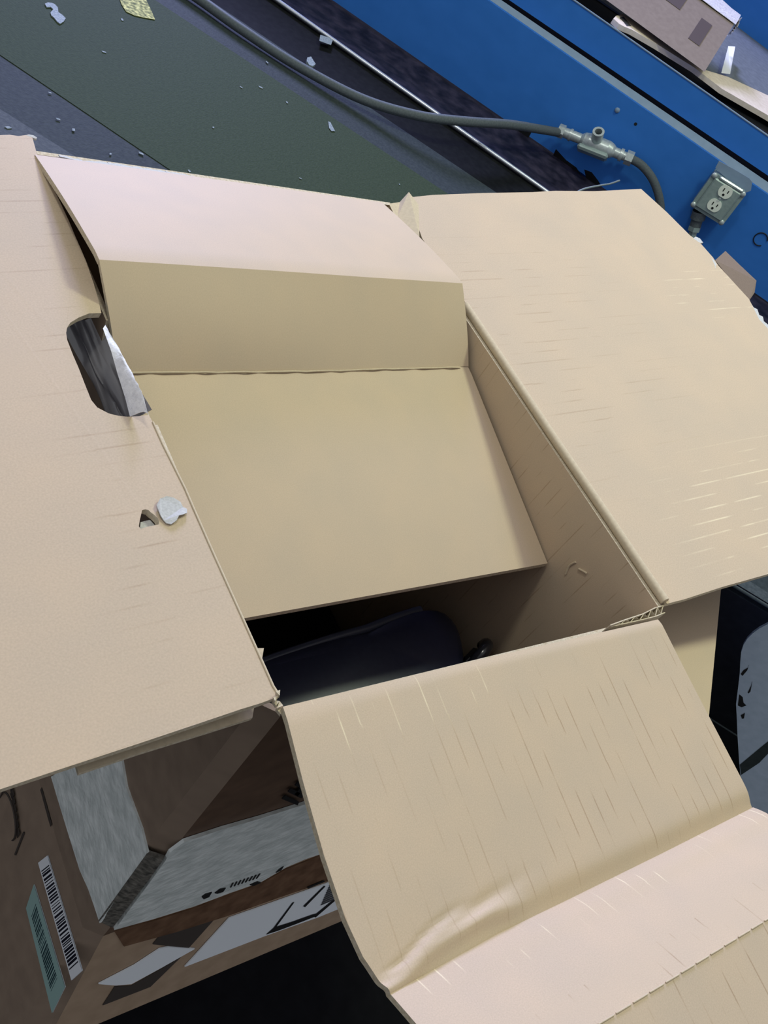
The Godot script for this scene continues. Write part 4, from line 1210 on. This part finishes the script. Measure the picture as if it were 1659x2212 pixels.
# ---------------------------------------------------------------- goods on the blue conveyor
func build_far_goods() -> void:
	var b0 := V(1.8105, 1.03, -1.3099)
	var b1 := V(1.6591, 1.03, -1.5113)
	var along_b := (b0 - b1)
	along_b.y = 0
	along_b = along_b.normalized()
	var inb := V(0.82, 0, -0.572)
	inb = (V(along_b.z, 0, -along_b.x)).normalized()
	if inb.x < 0:
		inb = -inb
	var top := V(2.0016, 1.1076, -1.4599)
	var h := top.y - b0.y
	var lean := top - (b0 + V(0, h, 0))
	var up := V(0, h, 0) + inb * lean.dot(inb) + along_b * lean.dot(along_b)
	var t := thing("parcel_box", b0 - along_b * 0.3, "grey brown parcel box wrapped in clear film on the far conveyor", "box")
	var W := 0.16
	var L := 0.75
	var mb := MB.new()
	var e := b0 - along_b * L
	mb.quad(M.carton_far, e, b0, b0 + up, e + up, -inb)
	mb.quad(M.outside_dark, b0, b0 + inb * W, b0 + inb * W + up, b0 + up, along_b)
	mb.quad(M.carton_far, e + inb * W, b0 + inb * W, b0 + inb * W + up, e + inb * W + up, inb)
	mb.quad(M.carton_far, e, e + inb * W, e + inb * W + up, e + up, -along_b)
	mb.quad(M.carton_far, e, b0, b0 + inb * W, e + inb * W, V(0, -1, 0))
	mb.quad(M.carton_far, e + up, b0 + up, b0 + inb * W + up, e + inb * W + up, V(0, 1, 0))
	obj("body", mb, t)
	mb = MB.new()
	var rows := []
	rng.seed = 4
	for j in 9:
		var row := []
		for i in 25:
			var p: Vector3 = (e + up).lerp(b0 + up + along_b * 0.004, i / 24.0) + inb * (W * j / 8.0 - 0.002)
			p.y += 0.003 + rng.randf() * 0.004 * (1.0 if j > 0 else 0.3)
			row.append(p)
		rows.append(row)
	mb.sheet(M.wrap, M.wrap, rows, V(0, -0.001, 0))
	obj("film_wrap", mb, t, "shiny clear film over the top")
	mb = MB.new()
	rows = []
	for j in 7:
		var row := []
		for i in 7:
			var p: Vector3 = (b0 + up + inb * (0.02 + 0.14 * i / 6.0)) + along_b * (0.006 + rng.randf() * 0.006) - V(0, 0.06 * j / 6.0 * (0.3 + 0.7 * i / 6.0), 0)
			row.append(p)
		rows.append(row)
	mb.sheet(M.wrap, M.wrap, rows, along_b * -0.001)
	obj("film_wrap", mb, t, "film hanging over the end")
	var nn := -inb
	var pn := up.cross(along_b).normalized()
	if pn.dot(nn) < 0:
		pn = -pn
	mb = MB.new()
	for q in [[0.045, 0.078, 0.30, 0.74], [0.135, 0.185, 0.62, 1.0]]:
		mb.plate(M.carton_print, M.carton_print, [[b0 - along_b * q[0] + up * q[2] + pn * 0.001, b0 - along_b * q[1] + up * q[2] + pn * 0.001, b0 - along_b * q[1] + up * q[3] + pn * 0.001, b0 - along_b * q[0] + up * q[3] + pn * 0.001]], -pn * 0.0008)
	obj("printed_square", mb, t, "dark printed square on the side")
	# the pale board the parcel lies against
	mb = MB.new()
	mb.plate(M.beige, M.beige, [[V(1.6231, 1.016, -1.4842), V(1.6552, 1.016, -1.5095), V(1.7026, 1.016, -1.5375), V(1.7265, 1.016, -1.5312), V(1.8202, 1.016, -1.447), V(1.8779, 1.016, -1.3642), V(1.9963, 1.016, -1.3722), V(2.1535, 1.016, -1.3407), V(2.3253, 1.016, -1.2996), V(2.1174, 1.016, -1.1326), V(2.0061, 1.016, -1.2119), V(1.8736, 1.016, -1.2814), V(1.8291, 1.016, -1.3553), V(1.7376, 1.016, -1.4199), V(1.6697, 1.016, -1.4561), V(1.6443, 1.016, -1.4577), V(1.6273, 1.016, -1.4625)]], V(0, -0.012, 0))
	var bd := alone("pale_board", mb, V(1.9, 1.0, -1.4), "long pale beige board beneath the far parcel box", "board")
	mb = MB.new()
	mb.plate(M.ink_grey, M.ink_grey, [[V(1.6621, 1.0165, -1.5035), V(1.6927, 1.0165, -1.5204), V(1.6864, 1.0165, -1.4778), V(1.6586, 1.0165, -1.4665), V(1.663, 1.0165, -1.488)]], V(0, -0.0004, 0))
	obj("torn_notch", mb, bd, "dark torn end of the board")
	mb = MB.new()
	var g := [V(1.9908, 1.012, -1.3928), V(2.0477, 1.012, -1.4078)]
	var g2 := [V(2.1935, 1.0248, -1.5687), V(2.2085, 1.0327, -1.5593)]
	mb.plate(M.paper, M.paper, [[g[0], g[1], g2[1], g2[0]]], V(0.003, 0, -0.002))
	alone("paper_tag", mb, g[0], "small upright white paper tag beside the parcel box", "paper tag")

# ---------------------------------------------------------------- grey plate with a rounded corner
func build_guard() -> void:
	var mb := MB.new()
	mb.plate(M.grey_paint, M.margin, [[V(1.0538, 0.8195, -0.0343), V(1.0451, 0.7782, -0.0451), V(1.0419, 0.7437, -0.049), V(1.0403, 0.7275, -0.051), V(1.0402, 0.7136, -0.0511), V(1.0414, 0.699, -0.0496), V(1.0442, 0.6854, -0.0461), V(1.0492, 0.671, -0.04), V(1.0572, 0.6542, -0.0301), V(1.0673, 0.6345, -0.0177), V(1.077, 0.6134, -0.0057), V(1.0933, 0.5778, 0.0143), V(1.1113, 0.5468, 0.0365), V(1.1239, 0.5245, 0.0521), V(1.1549, 0.4719, 0.0903), V(1.181, 0.4295, 0.1225), V(1.2298, 0.3252, 0.1826), RUN * 0.95 - OUT * 0.84, RUN * 1.2 - OUT * 0.84, RUN * 1.2 - OUT * 0.84 + V(0, 0.86, 0)]], V(0.004, 0, -0.0032))
	var o := alone("guard_plate", mb, V(1.05, 0, 0.05), "blue grey painted guard plate with a rounded corner and black scuffs", "guard plate")
	mb = MB.new()
	mb.plate(M.margin, M.margin, [[V(1.1555, 0.4712, 0.0919), V(1.1502, 0.5404, 0.0854), V(1.1468, 0.5989, 0.0812), V(1.1409, 0.6994, 0.0739), V(1.1541, 0.6772, 0.0901), V(1.162, 0.528, 0.0999), V(1.1661, 0.4997, 0.1049), V(1.1672, 0.4532, 0.1062)]], V(0.0004, 0, 0))
	obj("strap", mb, o, "dark band across the plate")
	mb = MB.new()
	for q in [[V(1.0678, 0.6351, -0.0163), V(1.0662, 0.6444, -0.0183), V(1.0666, 0.6542, -0.0177), V(1.0647, 0.6598, -0.02), V(1.0686, 0.6486, -0.0153), V(1.0706, 0.6341, -0.0128)], [V(1.0892, 0.6119, 0.0102), V(1.0853, 0.6266, 0.0053), V(1.0819, 0.6359, 0.0011), V(1.0901, 0.6166, 0.0113), V(1.0907, 0.6113, 0.0119)], [V(1.0856, 0.599, 0.0057), V(1.0903, 0.598, 0.0115), V(1.0961, 0.5894, 0.0187), V(1.1006, 0.5879, 0.0241), V(1.0993, 0.5791, 0.0226), V(1.0952, 0.578, 0.0175)], [V(1.1063, 0.5641, 0.0312), V(1.1068, 0.5732, 0.0318), V(1.1115, 0.5623, 0.0376), V(1.1108, 0.5592, 0.0367)]]:
		mb.plate(M.ink, M.ink, [q], V(0.0004, 0, 0))
	obj("scuff", mb, o, "black scuff marks")

# ---------------------------------------------------------------- litter on the conveyor
func flake(m: Material, o: Array, th := 0.0008) -> MB:
	var mb := MB.new()
	mb.plate(m, m, [o], V(0, -th, 0))
	return mb

func build_scraps() -> void:
	alone("label_scrap", flake(M.yellow, [V(0.5254, 0.7018, -1.6476), V(0.5183, 0.7018, -1.6053), V(0.5187, 0.7018, -1.5894), V(0.5199, 0.7018, -1.5787), V(0.5337, 0.7018, -1.5718), V(0.555, 0.7018, -1.5727), V(0.5784, 0.7018, -1.576), V(0.5819, 0.7018, -1.6084), V(0.5844, 0.7018, -1.6442), V(0.5853, 0.7018, -1.6817)]), V(0.5525, 0.7, -1.6119), "torn yellow label scrap with green smudges on the green belt", "scrap")
	alone("foil_scrap", flake(M.scrap, [V(0.3498, 0.7025, -1.5303), V(0.3569, 0.7025, -1.5379), V(0.365, 0.7025, -1.54), V(0.3702, 0.7025, -1.5378), V(0.3726, 0.7025, -1.5283), V(0.3688, 0.7025, -1.5117), V(0.3745, 0.7025, -1.5052), V(0.3778, 0.7025, -1.4962), V(0.3706, 0.7025, -1.4829), V(0.3607, 0.7025, -1.4716), V(0.3569, 0.7025, -1.4759), V(0.3546, 0.7025, -1.488), V(0.3513, 0.7025, -1.494), V(0.3522, 0.7025, -1.5032), V(0.3612, 0.7025, -1.5174), V(0.3588, 0.7025, -1.5238), V(0.3503, 0.7025, -1.5201)], 0.002), V(0.3622, 0.7, -1.5102), "curled whitish film scrap at the upper left of the green belt", "scrap")
	alone("tape_scrap", flake(M.scrap, [V(1.0182, 0.712, -1.6788), V(1.053, 0.712, -1.6756), V(1.0301, 0.712, -1.6427), V(1.0006, 0.712, -1.648)]), V(1.027, 0.71, -1.6633), "small flat grey tape scrap on the black guide plate", "scrap")
	alone("paper_lump", flake(M.scrap, [V(0.9281, 0.709, -1.5618), V(0.9419, 0.709, -1.5702), V(0.9407, 0.709, -1.5523), V(0.9405, 0.709, -1.5419), V(0.9267, 0.709, -1.5285), V(0.9181, 0.709, -1.5306), V(0.9187, 0.709, -1.5446)], 0.006), V(0.9353, 0.705, -1.555), "small pale paper lump beside the conduit", "scrap")
	alone("fibre_scrap", flake(M.scrap, [V(0.8712, 0.702, -1.3279), V(0.8761, 0.702, -1.3262), V(0.8734, 0.702, -1.3069), V(0.8725, 0.702, -1.296), V(0.862, 0.702, -1.2932), V(0.8615, 0.702, -1.3038)]), V(0.8713, 0.7, -1.3123), "thin pale fibre scrap at the far border of the green belt", "scrap")
	rng.seed = 77
	var first: MeshInstance3D
	for p in [V(0.7907, 0.7015, -1.3691), V(0.7018, 0.7015, -1.1114), V(0.9557, 0.7015, -1.1441), V(0.467, 0.7015, -1.0829), V(0.6942, 0.7015, -1.39), V(0.7453, 0.7015, -1.4063), V(0.2723, 0.7015, -1.1709), V(0.2902, 0.7015, -1.1482), V(0.3916, 0.7015, -1.1122), V(0.3351, 0.7015, -1.0978), V(0.2792, 0.7015, -1.2428), V(0.5003, 0.7015, -1.5442), V(0.4223, 0.7015, -1.4092), V(0.5694, 0.7015, -1.2284), V(0.8078, 0.7015, -1.5138), V(0.1841, 0.7015, -1.126)]:
		var o := []
		for k in 6:
			var a := TAU * k / 6.0
			o.append(V(cos(a), 0, sin(a)) * 0.0032 * (0.6 + 0.35 * (k % 3)))
		if first == null:
			var mb := flake(M.scrap, o, 0.001)
			first = MeshInstance3D.new()
			first.name = "paper_fleck"
			first.mesh = mb.commit(Vector3.ZERO)
			add_child(first)
			first.position = p
			tag(first, "tiny pale paper fleck lying on the green belt conveyor", "fleck", "paper flecks on the conveyor")
		else:
			var d := first.duplicate() as MeshInstance3D
			d.name = "paper_fleck_001"
			add_child(d, true)
			d.position = p
			d.rotation.y = rng.randf() * TAU
			d.scale = Vector3.ONE * rng.randf_range(0.6, 1.3)
	var mb := MB.new()
	mb.tube(M.scrap, smooth([V(1.3296, 0.8, -1.0552), V(1.3906, 0.8, -1.0854), V(1.4756, 0.8, -1.1148), V(1.5164, 0.8, -1.1278), V(1.5696, 0.8, -1.1502)], 16), 0.0022, 6)
	alone("zip_tie", mb, V(1.4513, 0.8, -1.1052), "thin pale plastic strip sticking out behind the right flap", "strip")
